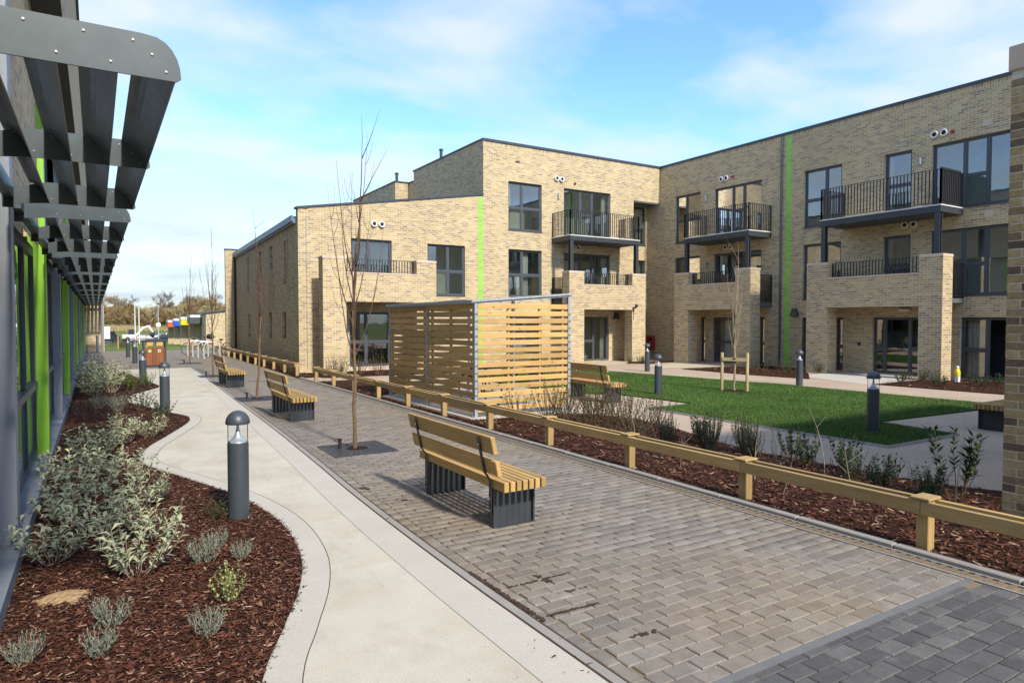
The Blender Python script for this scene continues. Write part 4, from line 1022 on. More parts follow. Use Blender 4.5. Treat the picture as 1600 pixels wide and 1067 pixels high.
# ------------------------------------------------------------------ glazed building on the left with its sun shade
lb = thing('glazed_building', 'long glazed building with green and grey fins under a dark louvred sun shade', 'building', (FX, 3, 0))
fL = lambda u, d, z: (FX - d, u, z)
mb = MB(); mb.fbox(fL, -6, 50, -0.10, 0.3, 0, 0.14); mb.build('plinth', 'plinth', lb)
PITCH, C0 = 4.23, 6.62
colsY = [C0 + PITCH * k for k in range(-2, 11)]
for i, yc in enumerate(colsY):
    green = i % 2 == 1
    mb = MB(); mb.fbox(fL, yc - 0.10, yc + 0.10, -0.07, 0.12, 0.10, 5.8); mb.build('fin', 'col_green' if green else 'col_grey', lb, bevel=0.004)
    if green is False and i < len(colsY) - 1: pass
for i in range(len(colsY) - 1):
    ya, yb = colsY[i] + 0.10, colsY[i + 1] - 0.10; n_ = 3
    mb = MB(); dpt = 0.06
    mb.fbox(fL, ya, yb, dpt, dpt + 0.08, 0.14, 0.22); mb.fbox(fL, ya, yb, dpt - 0.02, dpt + 0.08, 1.02, 1.10); mb.fbox(fL, ya, yb, dpt, dpt + 0.08, 2.72, 2.84)
    for k_ in range(n_ + 1):
        y = ya + (yb - ya) * k_ / n_; mb.fbox(fL, max(y - 0.03, ya), min(y + 0.03, yb), dpt + 0.002, dpt + 0.078, 0.22, 2.72)
    w = mb.build('window', 'frame', lb)
    # fin returns beside the columns, in the colour of the bay
    for k_ in range(n_):
        y0, y1 = ya + (yb - ya) * k_ / n_ + 0.03, ya + (yb - ya) * (k_ + 1) / n_ - 0.03
        mb = MB(); mb.fbox(fL, y0, y1, dpt + 0.03, dpt + 0.045, 1.10, 2.72); mb.build('pane', 'pane_lower', w)
        mb = MB(); mb.fbox(fL, y0, y1, dpt + 0.03, dpt + 0.045, 0.22, 1.02); mb.build('panel', 'spandrel', w)
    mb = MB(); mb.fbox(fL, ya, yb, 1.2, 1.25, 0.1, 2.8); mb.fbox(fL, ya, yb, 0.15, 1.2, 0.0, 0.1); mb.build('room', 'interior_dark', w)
mb = MB()
wall(mb, fL, -6, 50, 2.84, 5.8, [(colsY[3] + 0.1, colsY[4] - 0.1, 3.0, 5.5), (colsY[6] + 0.1, colsY[7] - 0.1, 3.0, 5.5), (colsY[9] + 0.1, colsY[10] - 0.1, 3.0, 5.5)])
mb.build('wall', 'brick', lb)
for a in (3, 6, 9): window(lb, fL, colsY[a] + 0.1, colsY[a + 1] - 0.1, 3.0, 5.5, [(1, []), (1, []), (1, [])], room='interior_dark', sill=False)
mb = MB(); mb.box(-8, -0.30, 9.0, 50.0, 5.80, 9.85); mb.build('upper_storey', 'brick', lb)
mb = MB(); mb.box(-8, -0.302, 9.0, 50.0, 5.76, 5.797); mb.build('soffit', 'interior_dark', lb)
mb = MB(); mb.box(-8, -0.24, 8.9, 50.1, 9.85, 9.95); mb.build('coping', 'roof_edge', lb)
mb = MB(); mb.box(-8, FX - 0.3, -6, 9.0, 5.8, 5.9); mb.box(-8, -7.9, -6, 50, 0, 5.8); mb.build('roof', 'soffit', lb)
mb = MB(); mb.box(FX + 0.001, 0.42, 47.2, 50.0, -0.4, 2.75); mb.build('end_wall', 'brick', lb)
# sun shade: sections of two bays, profiled plates carrying curved blades
XT, ZB = 0.285, 2.78
def plate_poly():
    top = ZB + 0.155
    P = [(-0.52, ZB - 0.02), (-0.30, ZB)] + [(XT - 0.015, ZB)]
    for k_ in range(0, 7):
        a = R(90 * k_ / 6); P.append((XT - 0.125 + 0.125 * math.cos(a) ** 0.75 if k_ < 6 else XT - 0.125, ZB + 0.012 + (0.155 - 0.012) * math.sin(a)))
    P += [(-0.30, top), (-0.52, top - 0.06)]
    return P
PP = plate_poly(); fP = lambda u, d, z: (u, d, z)
XB = [-0.40, -0.22, -0.04, 0.145]
def blade(mb, x, y0, y1):
    pr = []
    for k_ in range(7):
        a = k_ / 6.0; xx = x + 0.122 * a; zz = ZB + 0.148 - 0.146 * (a ** 2.4); pr.append((xx, zz))
    k0 = len(mb.v); n_ = len(pr); th = 0.004
    for y in (y0, y1):
        mb.v += [(p[0], y, p[1]) for p in pr] + [(p[0] - th, y, p[1] - th) for p in pr]
    for j in range(n_ - 1):
        mb.f += [(k0 + j, k0 + j + 1, k0 + 2*n_ + j + 1, k0 + 2*n_ + j), (k0 + n_ + j, k0 + n_ + j + 1, k0 + 3*n_ + j + 1, k0 + 3*n_ + j)]
    mb.f += [(k0, k0 + 2*n_, k0 + 3*n_, k0 + n_), (k0 + n_ - 1, k0 + 3*n_ - 1, k0 + 4*n_ - 1, k0 + 2*n_ - 1)]
for s_ in range(11):
    y0 = 2.80 + PITCH * s_
    yy = [y0, y0 + 1.69, y0 + 3.38]
    mb = MB(); mb.box(-0.56, -0.50, y0 - 0.3, y0 + 3.6, ZB + 0.02, ZB + 0.12); ss = mb.build('sun_shade', 'louvre', lb)
    for q, y in enumerate(yy):
        mb = MB(); mb.prism(PP, fP, y - 0.004, y + 0.004); mb.build('bracket_plate', 'louvre', ss)
        mb = MB()
        for j, x in enumerate((-0.36, -0.27, -0.19, -0.10, -0.02, 0.06, 0.13, 0.19, 0.235)):
            z = ZB + (0.125 if j % 2 == 0 else 0.035) if j < 7 else (ZB + 0.085 if j == 7 else ZB + 0.03)
            mb.disc((x, y - 0.0085, z), (0, 1, 0), 0.0045, 0.0045, 10)
        stuff(mb.build('bolts', 'bolt', ss))
        mb = MB(); mb.box(-0.57, -0.50, y - 0.010, y + 0.010, ZB - 0.05, ZB + 0.13); mb.build('bracket', 'rail_dark', ss)
    for x in XB:
        mb = MB(); blade(mb, x, y0 + 0.005, y0 + 3.375); mb.build('blade', 'louvre_blade', ss)
mb = MB(); mb.tube([(0.32, 47.0, -0.4), (0.32, 47.0, 2.8)], 0.06, 12); mb.build('canopy_post', 'col_grey', lb)

# ------------------------------------------------------------------ benches (local frame: front towards +x, length along y)
def make_bench():
    b = thing('bench', '', 'bench', (0, 0, 0), 'timber benches on steel panels')
    L2 = 0.92
    for k in range(7):
        x = 0.005 + k * 0.0665
        mb = MB(); mb.box(x, x + 0.050, -L2, L2, 0.365, 0.455); mb.build('seat_slat', 'bench_wood_Y', b, bevel=0.005)
    lean = lambda z: -0.045 - (z - 0.45) * 0.22
    for z0, z1 in ((0.515, 0.655), (0.715, 0.875)):
        mb = MB(); a, c = lean(z0), lean(z1); t_ = 0.045
        mb.hexa([(a, -L2, z0), (a + t_, -L2, z0), (a + t_, L2, z0), (a, L2, z0), (c, -L2, z1), (c + t_, -L2, z1), (c + t_, L2, z1), (c, L2, z1)])
        mb.build('back_board', 'bench_wood_Y', b, bevel=0.006)
    for y in (-0.70, 0.70):
        # corrugated steel panel with edge flanges
        mb = MB(); n = 30; z1 = 0.362
        pr = [(0.02 + 0.41 * i / n, y + 0.006 * math.sin(i / n * 2 * math.pi * 6)) for i in range(n + 1)]
        k0 = len(mb.v)
        for off in (-0.002, 0.002):
            mb.v += [(x, yy + off, 0.0) for x, yy in pr] + [(x, yy + off, z1) for x, yy in pr]
        m = n + 1
        for i in range(n):
            mb.f += [(k0+i, k0+i+1, k0+m+i+1, k0+m+i), (k0+2*m+i, k0+2*m+i+1, k0+3*m+i+1, k0+3*m+i)]
        lg = mb.build('leg', 'steel_dark', b, smooth=True)
        mb = MB(); mb.box(0.0, 0.018, y - 0.035, y + 0.035, 0, z1); mb.box(0.432, 0.450, y - 0.035, y + 0.035, 0, z1); mb.box(0.018, 0.432, y - 0.035, y + 0.035, 0.0, 0.008); mb.box(0.018, 0.432, y - 0.035, y + 0.035, z1 - 0.01, z1)
        mb.build('leg_frame', 'steel_dark', lg)
        mb = MB(); w = 0.035; P = [(-0.008, 0.10), (-0.008, 0.44), (lean(0.52) - 0.006, 0.52), (lean(0.85) - 0.006, 0.85)]
        for (xa, za), (xb, zb) in zip(P[:-1], P[1:]):
            mb.hexa([(xa - 0.012, y - w/2, za), (xa, y - w/2, za), (xa, y + w/2, za), (xa - 0.012, y + w/2, za), (xb - 0.012, y - w/2, zb), (xb, y - w/2, zb), (xb, y + w/2, zb), (xb - 0.012, y + w/2, zb)])
        bk = mb.build('back_bracket', 'rail_dark', b)
        mb = MB()
        for z in (0.16, 0.27, 0.58, 0.78): mb.disc((lean(z) - 0.028 if z > 0.5 else -0.026, y, z), (1, 0, 0), 0.008, 0.008, 8)
        stuff(mb.build('bolts', 'bolt', bk))
    return b
bench = make_bench()
bench.location = (3.05, 5.98, 0); bench['label'] = 'nearest timber bench on the block paving, seen from behind'
dup(bench, (3.06, 13.55, 0), 0, 'middle timber bench on the paving, beyond the nearest tree')
dup(bench, (3.10, 20.9, 0), 0, 'farthest timber bench on the paving, near the cycle hoops')
dup(bench, (9.9, 12.62, 0), R(-2), 'timber bench facing the lawn, right of the slatted shelter')
dup(bench, (13.85, 5.22, 0), R(90), 'timber bench beside the right lawn tip, partly hidden by the brick pier')
dup(bench, (11.2, 17.1, 0), R(180), 'timber bench half hidden behind the slatted shelter, before the dried plant')

# ------------------------------------------------------------------ bollards
def make_bollard():
    b = thing('bollard_light', '', 'bollard', (0, 0, 0), 'dark domed bollard lights')
    r = 0.095
    mb = MB(); mb.lathe([(0, 0.74), (r - 0.012, 0.74), (r, 0.735), (r, 0.0), (r + 0.001, -0.1)], 28); mb.build('post', 'bollard_paint', b, smooth=True)
    mb = MB(); mb.lathe([(0.088, 0.741), (0.085, 0.752), (0.055, 0.772), (0.034, 0.80), (0.019, 0.84), (0.012, 0.88), (0.012, 0.92)], 24); mb.build('reflector', 'bollard_cone', b, smooth=True)
    mb = MB(); mb.lathe([(0.091, 0.735), (0.091, 0.925)], 28); mb.build('lens', 'clear_tube', b, smooth=True)
    mb = MB(); prof = [(0.0, 0.915), (0.106, 0.915), (0.110, 0.925)] + [(0.110 * math.cos(R(a)), 0.925 + 0.118 * math.sin(R(a))) for a in range(8, 90, 9)] + [(0.001, 1.043)]
    mb.lathe(prof, 28); mb.build('cap', 'bollard_paint', b, smooth=True)
    mb = MB(); mb.disc((0.072, -0.0665, 0.69), (0.72, -0.69, 0), 0.007, 0.003, 10); mb.build('screw', 'bolt', b)
    return b
bo = make_bollard(); bo.location = (1.13, 6.78, 0.0); bo['label'] = 'nearest bollard light, standing in the bark at the path curve'
for x, y, l in ((1.19, 15.6, 'second bollard light along the bed, on the next bark curve'), (1.14, 22.3, 'bollard light behind the bright green shrubs'), (1.43, 33.8, 'bollard light just left of the litter bin'), (1.37, 39.5, 'farthest bollard light on the plaza, left of the bin'),
                (12.1, 12.5, 'bollard light on the lawn just right of the courtyard bench'), (17.35, 18.5, 'bollard light at the far lawn corner by the red cabinet'), (17.4, 12.2, 'bollard light at the far lawn edge right of the staked tree'), (11.13, 6.4, 'large near bollard light on the right lawn tip')):
    dup(bo, (x, y, 0), random.uniform(-0.3, 0.3), l)
mb = MB(); mb.tube([(0.05, 46.0, -0.3), (0.05, 46.0, 1.0)], 0.07, 12); tag(mb.build('bollard_post', 'col_grey', None, org=(0.05, 46, 0)), 'plain short grey post beside the far brick end wall', 'post')

# ------------------------------------------------------------------ timber trip rails
def trip_rail(label, pts):
    r = thing('timber_rail', label, 'fence', (*pts[0], 0))
    for i, (x, y) in enumerate(pts):
        z = 0.43
        mb = MB(); mb.box(x - 0.05, x + 0.05, y - 0.05, y + 0.05, -0.1, z); p = mb.build('post', 'fence_wood_Z', r, bevel=0.006)
        mb = MB(); mb.box(x - 0.098, x + 0.098, y - 0.075, y + 0.075, z + 0.004, z + 0.026); mb.build('post_cap', 'fence_wood_X', p, bevel=0.004)
    for i in range(len(pts) - 1):
        (xa, ya), (xb, yb) = pts[i], pts[i + 1]
        for sx in (-1, 1):
            a = Vector((xa + sx * 0.072, ya + (-0.06 if i == 0 else 0.002), 0.372)); b_ = Vector((xb + sx * 0.072, yb + (0.06 if i == len(pts) - 2 else -0.002), 0.372 + random.uniform(-.004, .004)))
            mb = MB(); mb.bar(a, b_, 0.042, 0.115); mb.build('rail', 'fence_wood_Y', r, bevel=0.005)
    return r
trip_rail('long low timber double rail between the paving and the bark bed', [(5.78, 1.07 + 1.8 * k) for k in range(12)])
trip_rail('far low timber rail running along the low wing side wall', [(5.76 + 0.012 * k, 23.15 + 1.8 * k) for k in range(11)])

# ------------------------------------------------------------------ slatted cycle shelter
SX0, SX1, SY0, SY1 = 6.20, 8.42, 11.35, 15.75
sh = thing('slatted_shelter', 'timber slatted cycle shelter with galvanised frame and sloping roof', 'shelter', (SX0, SY0, 0))
mb = MB(); mb.box(SX0 - 0.15, SX1 + 0.3, SY0 - 0.1, SY1 + 0.15, -0.02, 0.02); mb.build('base_slab', 'concrete_edge', sh)
zt = lambda x: 2.27 + (x - SX0) / (SX1 - SX0) * 0.17
for x, y in ((SX0, SY0), (SX1, SY0), (SX0, SY1), (SX1, SY1), (SX0, (SY0 + SY1) / 2), (SX1, (SY0 + SY1) / 2)):
    mb = MB(); mb.box(x - 0.03, x + 0.03, y - 0.03, y + 0.03, 0.02, zt(x) - 0.06); mb.box(x - 0.07, x + 0.07, y - 0.07, y + 0.07, 0.02, 0.03); mb.build('post', 'galv', sh)
    if y == SY0 or x == SX0:
        mb = MB()
        for z in np.arange(0.3, 2.1, 0.143): mb.box(x - 0.036, x + 0.036, y - 0.036, y - 0.03, z - 0.014, z + 0.014)
        stuff(mb.build('fixing', 'bolt', sh))
def beam(xa, ya, xb, yb, w=0.05, h=0.06, dz=-0.03):
    mb = MB(); mb.bar((xa, ya, zt(xa) + dz), (xb, yb, zt(xb) + dz), w, h); mb.build('beam', 'galv', sh)
beam(SX0 - 0.05, SY0, SX1 + 0.03, SY0, dz=-0.027); beam(SX0 - 0.03, SY1, SX1 + 0.03, SY1); beam(SX0, SY0 + 0.03, SX0, SY1 - 0.03, dz=-0.031); beam(SX1, SY0 + 0.03, SX1, SY1 - 0.03, dz=-0.031)
for k in range(1, 4): beam(SX0 + 0.03, SY0 + (SY1 - SY0) * k / 4, SX1 - 0.03, SY0 + (SY1 - SY0) * k / 4, 0.04, 0.04)
mb = MB(); a, c = SX0 - 0.10, SX1 + 0.05
mb.hexa([(a, SY0 - 0.05, zt(a) + 0.006), (c, SY0 - 0.05, zt(c) + 0.006), (c, SY1 + 0.05, zt(c) + 0.006), (a, SY1 + 0.05, zt(a) + 0.006), (a, SY0 - 0.05, zt(a) + 0.014), (c, SY0 - 0.05, zt(c) + 0.014), (c, SY1 + 0.05, zt(c) + 0.014), (a, SY1 + 0.05, zt(a) + 0.014)])
mb.build('roof_sheet', 'roof_sheet', sh)
mb = MB(); mb.bar((SX0 - 0.10, SY0 - 0.05, zt(SX0) - 0.02), (SX0 - 0.10, SY1 + 0.05, zt(SX0) - 0.02), 0.012, 0.06); mb.bar((SX0 - 0.1, SY0 - 0.053, zt(SX0) - 0.012), (SX1 + 0.05, SY0 - 0.053, zt(SX1) + 0.0), 0.008, 0.04, up=(0, 0, 1)); mb.build('roof_trim', 'galv', sh)
for x in (SX0 + 0.75, SX0 + 1.5, SX1 - 0.15):      # timber battens behind the slats
    mb = MB(); mb.box(x - 0.022, x + 0.022, SY0 + 0.006, SY0 + 0.05, 0.12, 2.16); mb.build('batten', 'slat_wood_Z', sh)
for y in (SY0 + 0.12, SY0 + 1.1, SY0 + 2.0, SY0 + 2.4, SY0 + 3.3, SY1 - 0.12):
    mb = MB(); mb.box(SX0 + 0.006, SX0 + 0.05, y - 0.022, y + 0.022, 0.12, 2.16); mb.build('batten', 'slat_wood_Z', sh)
for k in range(15):
    z = 0.115 + k * 0.1432 + random.uniform(-.003, .003)
    mb = MB(); mb.box(SX0 + 0.045, SX1 - 0.035, SY0 - 0.018, SY0 + 0.004, z, z + 0.098); mb.build('slat', 'slat_wood_X', sh, bevel=0.004)
    for ya, yb in ((SY0 + 0.035, (SY0 + SY1) / 2 - 0.003), ((SY0 + SY1) / 2 + 0.003, SY1 + 0.02)):
        mb = MB(); mb.box(SX0 - 0.018, SX0 + 0.004, ya, yb, z - 0.004, z + 0.094); mb.build('slat', 'slat_wood_Y', sh, bevel=0.004)
    for ya, yb in ((SX0 + 0.04, SX1 - 0.04),):
        if k % 1 == 0:
            mb = MB(); mb.box(ya, yb, SY1 - 0.004, SY1 + 0.018, z, z + 0.094); mb.build('slat', 'slat_wood_X', sh, bevel=0.004)

# ------------------------------------------------------------------ bicycles and hoops
def make_bike():
    b = thing('bicycle', '', 'bicycle', (0, 0, 0), 'parked bicycles')
    for x in (-0.52, 0.52):
        mb = MB(); mb.ring((x, 0, 0.34), (0, 1, 0), 0.325, 0.018, 28, 6); w = mb.build('wheel', 'tyre', b, smooth=True)
        mb = MB(); mb.ring((x, 0, 0.34), (0, 1, 0), 0.300, 0.008, 28, 5)
        for k in range(14): a = 2 * math.pi * k / 14; mb.tube([(x, 0, 0.34), (x + 0.30 * math.cos(a), 0, 0.34 + 0.30 * math.sin(a))], 0.0025, 4, False)
        mb.build('rim', 'galv', w)
    mb = MB(); T = lambda *p: mb.tube([p[0], p[1]], 0.016, 8)
    T((-0.52, 0, 0.34), (-0.08, 0, 0.30)); T((-0.08, 0, 0.30), (-0.22, 0, 0.78)); T((-0.52, 0, 0.34), (-0.20, 0, 0.72)); T((-0.08, 0, 0.30), (0.36, 0, 0.70)); T((-0.20, 0, 0.72), (0.34, 0, 0.78)); T((0.52, 0, 0.34), (0.33, 0, 0.88))
    mb.build('frame', 'car_red', b, smooth=True)
    mb = MB(); mb.lathe([(0.0, 0.0), (0.085, 0.01), (0.08, 0.05), (0.0, 0.06)], 12, (-0.25, 0, 0.82)); mb.tube([(-0.25, 0, 0.85), (-0.08, 0, 0.85)], [0.06, 0.025], 8); mb.build('saddle', 'tyre', b)
    mb = MB(); mb.tube([(0.33, 0, 0.88), (0.32, 0, 0.98)], 0.014, 8); mb.tube([(0.20, -0.27, 1.02), (0.30, -0.2, 0.99), (0.33, 0, 0.98), (0.30, 0.2, 0.99), (0.20, 0.27, 1.02)], 0.013, 8); mb.build('handlebar', 'rail_dark', b)
    mb = MB(); mb.ring((-0.08, 0.03, 0.30), (0, 1, 0), 0.09, 0.008, 18, 5); mb.bar((-0.08, 0.06, 0.30), (0.02, 0.06, 0.18), 0.015, 0.02); mb.bar((-0.08, -0.04, 0.30), (-0.18, -0.04, 0.42), 0.015, 0.02); mb.build('crank', 'galv', b)
    return b
bk = make_bike(); bk.location = (4.75, 40.6, 0); bk.rotation_euler = (R(6), 0, R(8)); bk['label'] = 'dark bicycle leaning at the steel cycle hoops'
b2 = dup(bk, (5.5, 38.8, 0), R(200), 'second bicycle with a bag on its bars behind the cycle hoops')
o = MB(); o.lathe([(0.0, 0.0), (0.16, 0.03), (0.2, 0.14), (0.14, 0.27), (0.0, 0.3)], 12, (5.15, 38.75, 0.88)); tag(o.build('pannier_bag', 'tyre', None, org=(5.15, 38.75, 0.88), smooth=True), 'black bag hanging on the bicycle behind the hoops', 'bag')
dup(bk, (7.2, 13.0, 0.02), R(95), 'bicycle parked inside the slatted shelter')
def make_hoop():
    h = thing('cycle_hoop', '', 'cycle stand', (0, 0, 0), 'galvanised cycle hoops')
    mb = MB(); P = [(-0.36, 0, 0), (-0.36, 0, 0.55)] + [(-0.36 + 0.22 * (1 - math.cos(R(a))), 0, 0.55 + 0.25 * math.sin(R(a))) for a in (22, 45, 68, 90)]
    P += [(-p[0], 0, p[2]) for p in P[::-1]]
    mb.tube(P, 0.034, 10); mb.build('hoop', 'hoop_steel', h, smooth=True)
    mb = MB()
    for x in (-0.36, 0.36): mb.disc((x, 0, 0), (0, 0, 1), 0.06, 0.008, 14)
    mb.build('base_plate', 'galv', h); return h
hp = make_hoop(); hp.location = (4.85, 36.0, 0); hp['label'] = 'nearest of the four galvanised cycle hoops'
dup(hp, (4.72, 37.1, 0), 0, 'second of the four galvanised cycle hoops from the front'); dup(hp, (4.60, 38.2, 0), 0, 'third of the four galvanised cycle hoops from the front'); dup(hp, (4.48, 39.3, 0), 0, 'farthest of the four galvanised cycle hoops')

# ------------------------------------------------------------------ double litter bin
bn = thing('litter_bin', 'double litter bin with brown slats, grey frame and waste stickers', 'litter bin', (2.0, 31.0, 0))
X0, X1, Y0, Y1 = 1.62, 2.40, 30.75, 31.2
mb = MB()
for x in (X0, X1):
    for y in (Y0, Y1): mb.box(x - 0.025, x + 0.025, y - 0.025, y + 0.025, 0.02, 1.04)
mb.box(X0 - 0.06, X1 + 0.06, Y0 - 0.06, Y1 + 0.06, 0.0, 0.05); mb.build('frame', 'steel_dark', bn)
mb = MB(); mb.box(X0 - 0.05, X1 + 0.05, Y0 - 0.05, Y1 + 0.05, 1.04, 1.08); mb.prism([(X0 + 0.02, 1.08), (X1 - 0.02, 1.08), (X1 - 0.15, 1.13), (X0 + 0.15, 1.13)], fP, Y0, Y1); mb.build('lid', 'steel_dark', bn)
mb = MB(); mb.box(X0 + 0.03, X1 - 0.03, Y0 + 0.02, Y1 - 0.02, 0.08, 0.78); mb.build('liner', 'vent_dark', bn)
n = 14
for k in range(n):
    x = X0 + 0.03 + (X1 - X0 - 0.06) * k / n
    mb = MB(); mb.box(x + 0.003, x + 0.048, Y0 - 0.012, Y0 + 0.012, 0.08, 0.80); mb.build('slat', 'bin_wood', bn)
for y, k in ((Y0, 0), (Y1, 1)):
    mb = MB(); mb.box(X0 + 0.1, (X0 + X1) / 2 - 0.06, y - 0.005, y + 0.005, 0.86, 1.03); mb.box((X0 + X1) / 2 + 0.06, X1 - 0.1, y - 0.005, y + 0.005, 0.86, 1.03); mb.build('hatch', 'slat_wood_X', bn)
mb = MB(); mb.box(1.78, 1.88, Y0 - 0.016, Y0 - 0.013, 0.60, 0.70); mb.build('sticker', 'lime_sticker', bn)
mb = MB(); mb.box(2.12, 2.22, Y0 - 0.016, Y0 - 0.013, 0.60, 0.70); mb.disc((2.17, Y0 - 0.019, 0.65), (0, 1, 0), 0.034, 0.002, 16); s_ = mb.build('sticker', 'slab_edge', bn)
mb = MB(); mb.disc((2.17, Y0 - 0.022, 0.65), (0, 1, 0), 0.028, 0.002, 16); mb.build('sticker_mark', 'vent_dark', s_)

# ------------------------------------------------------------------ young trees
def young_tree(label, loc, h, seed, stake=False, bark='bark_young', twig='twig', lean=0.0):
    g = random.Random(seed); t_ = thing('young_tree', label, 'tree', loc, 'bare young trees')
    X, Y, Z = loc; n = 9; fork = h * 0.42
    tr = [(X + lean * i / n + g.uniform(-.012, .012), Y + g.uniform(-.012, .012), Z - 0.05 + (fork + 0.05) * i / n) for i in range(n + 1)]
    mb = MB(); mb.tube(tr, [0.030 - 0.011 * i / n for i in range(n + 1)], 9); mb.build('trunk', bark, t_, smooth=True)
    mb = MB(); base = Vector(tr[-1])
    def limb(p, d, length, r, depth, up=0.35):
        pts = [p]; m = 9; dd = d.normalized()
        for i in range(m):
            dd = (dd + Vector((g.uniform(-.05, .05), g.uniform(-.05, .05), up * 0.22))).normalized(); pts.append(pts[-1] + dd * length / m)
        mb.tube(pts, [max(r * (1 - 0.9 * i / m), 0.0014) for i in range(m + 1)], 5, False)
        for i in range(2, m):                               # buds
            q = pts[i]; e = Vector((g.uniform(-1, 1), g.uniform(-1, 1), 0.8)).normalized(); mb.tube([q, q + e * g.uniform(.008, .016)], [0.003, 0.0008], 4, False)
        if depth:
            for i in range(2, m - 1):
                if g.random() < 0.42:
                    a = g.uniform(0, 6.283); e = (Vector((math.cos(a), math.sin(a), 0.5)) + dd * 0.5).normalized(); limb(pts[i], e, length * g.uniform(.16, .36), r * 0.4, depth - 1, up)
    limb(base, Vector((0.02, 0, 1)), h - fork, 0.0185, 1, 0.1)
    for k in range(11):
        f = g.uniform(0.30, 1.0); z = h * (0.30 + 0.24 * k / 10); i = min(int((z / fork) * n), n)
        p = Vector(tr[i]) if z < fork else base + Vector((0, 0, z - fork)); a = k * 2.4 + g.uniform(-.4, .4)
        limb(p, Vector((math.cos(a), math.sin(a), 1.7 + 1.6 * k / 10)), h * g.uniform(0.16, 0.42), 0.0100, 1, 1.2)
    mb.build('crown', twig, t_, smooth=True); return t_
young_tree('nearest bare young tree in the metal grate beyond the bench', (3.2, 9.55, 0), 4.85, 5)
young_tree('second bare young tree on the paving, beside the middle bench', (3.26, 16.9, 0), 4.7, 8, lean=0.12)
young_tree('third bare young tree on the paving, beyond the far bench', (3.34, 24.6, 0), 5.0, 12)
young_tree('farthest bare young tree, in front of the cycle hoops', (3.46, 32.4, 0), 4.9, 15)
young_tree('bare young tree tied between two stakes on the lawn', (14.36, 12.0, 0.01), 4.0, 22, twig='twig_pale', bark='twig_pale')
st = thing('tree_stakes', 'pair of round timber stakes with crossbar holding the lawn tree', 'stake', (14.36, 12.0, 0))
for x, y in ((14.2, 12.28), (14.52, 11.72)):
    mb = MB(); mb.tube([(x, y, -0.1), (x, y, 1.02), (x, y, 1.035)], [0.042, 0.042, 0.034], 12); mb.build('stake', 'stake_wood', st, smooth=True)
mb = MB(); mb.bar((14.17, 12.25, 0.86), (14.49, 11.69, 0.86), 0.03, 0.09); mb.build('crossbar', 'stake_wood', st)
mb = MB(); mb.ring((14.36, 12.0, 0.88), (0, 0, 1), 0.06, 0.016, 16, 6); mb.build('tie', 'tyre', st)
mb = MB(); mb.lathe([(0.0, 0.045), (0.25, 0.04), (0.42, 0.02)], 20, (14.36, 12.0, 0)); struct(mb.build('tree_pit', 'mulch'))
# cast grates with a square frame, radial slots and an irrigation cap
def make_grate():
    g_ = thing('tree_grate', '', 'tree grate', (0, 0, 0), 'square cast tree grates')
    mb = MB(); s = 0.47; w = 0.03
    mb.box(-s, s, -s, -s + w, -0.03, 0.009); mb.box(-s, s, s - w, s, -0.03, 0.009); mb.box(-s, -s + w, -s + w, s - w, -0.03, 0.009); mb.box(s - w, s, -s + w, s - w, -0.03, 0.009); mb.build('frame', 'steel_dark', g_)
    mb = MB(); mb.add([(-s, -s, 0.0045), (s, -s, 0.0045), (s, s, 0.0045), (-s, s, 0.0045)], [(0, 1, 2, 3)]); mb.build('pit', 'soil', g_)
    mb = MB()
    for k in range(36):
        a = 2 * math.pi * k / 36; ca, sa = math.cos(a), math.sin(a); rr = min((s - w) / max(abs(ca), abs(sa)), 0.60)
        for r0, r1 in ((0.17, 0.30), (0.32, rr)):
            p, q = Vector((ca * r0, sa * r0, 0.007)), Vector((ca * r1, sa * r1, 0.007)); mb.bar(p, q, 0.02 if r0 < 0.3 else 0.034, 0.006)
    mb.ring((0, 0, 0.006), (0, 0, 1), 0.17, 0.006, 32, 4); mb.ring((0, 0, 0.006), (0, 0, 1), 0.31, 0.008, 32, 4); mb.build('radial_bars', 'steel_dark', g_)
    mb = MB(); mb.tube([(-0.22, 0.12, 0), (-0.22, 0.12, 0.13)], 0.024, 10); mb.tube([(-0.22, 0.12, 0.13), (-0.22, 0.12, 0.15)], [0.034, 0.034], 10); mb.bar((-0.3, 0.12, 0.155), (-0.2, 0.12, 0.15), 0.03, 0.012); mb.build('watering_pipe', 'tyre', g_)
    mb = MB(); mb.lathe([(0.0, 0.03), (0.1, 0.022), (0.16, 0.008)], 14); mb.build('mulch_collar', 'mulch', g_)
    return g_
gr = make_grate(); gr.location = (3.25, 9.6, 0.001); gr['label'] = 'dark square tree grate round the nearest young tree'
dup(gr, (3.28, 16.95, 0.001), 0, 'square tree grate beside the middle bench'); dup(gr, (3.36, 24.6, 0.001), 0, 'square tree grate beyond the far bench'); dup(gr, (3.47, 32.4, 0.001), 0, 'square tree grate of the farthest young tree')

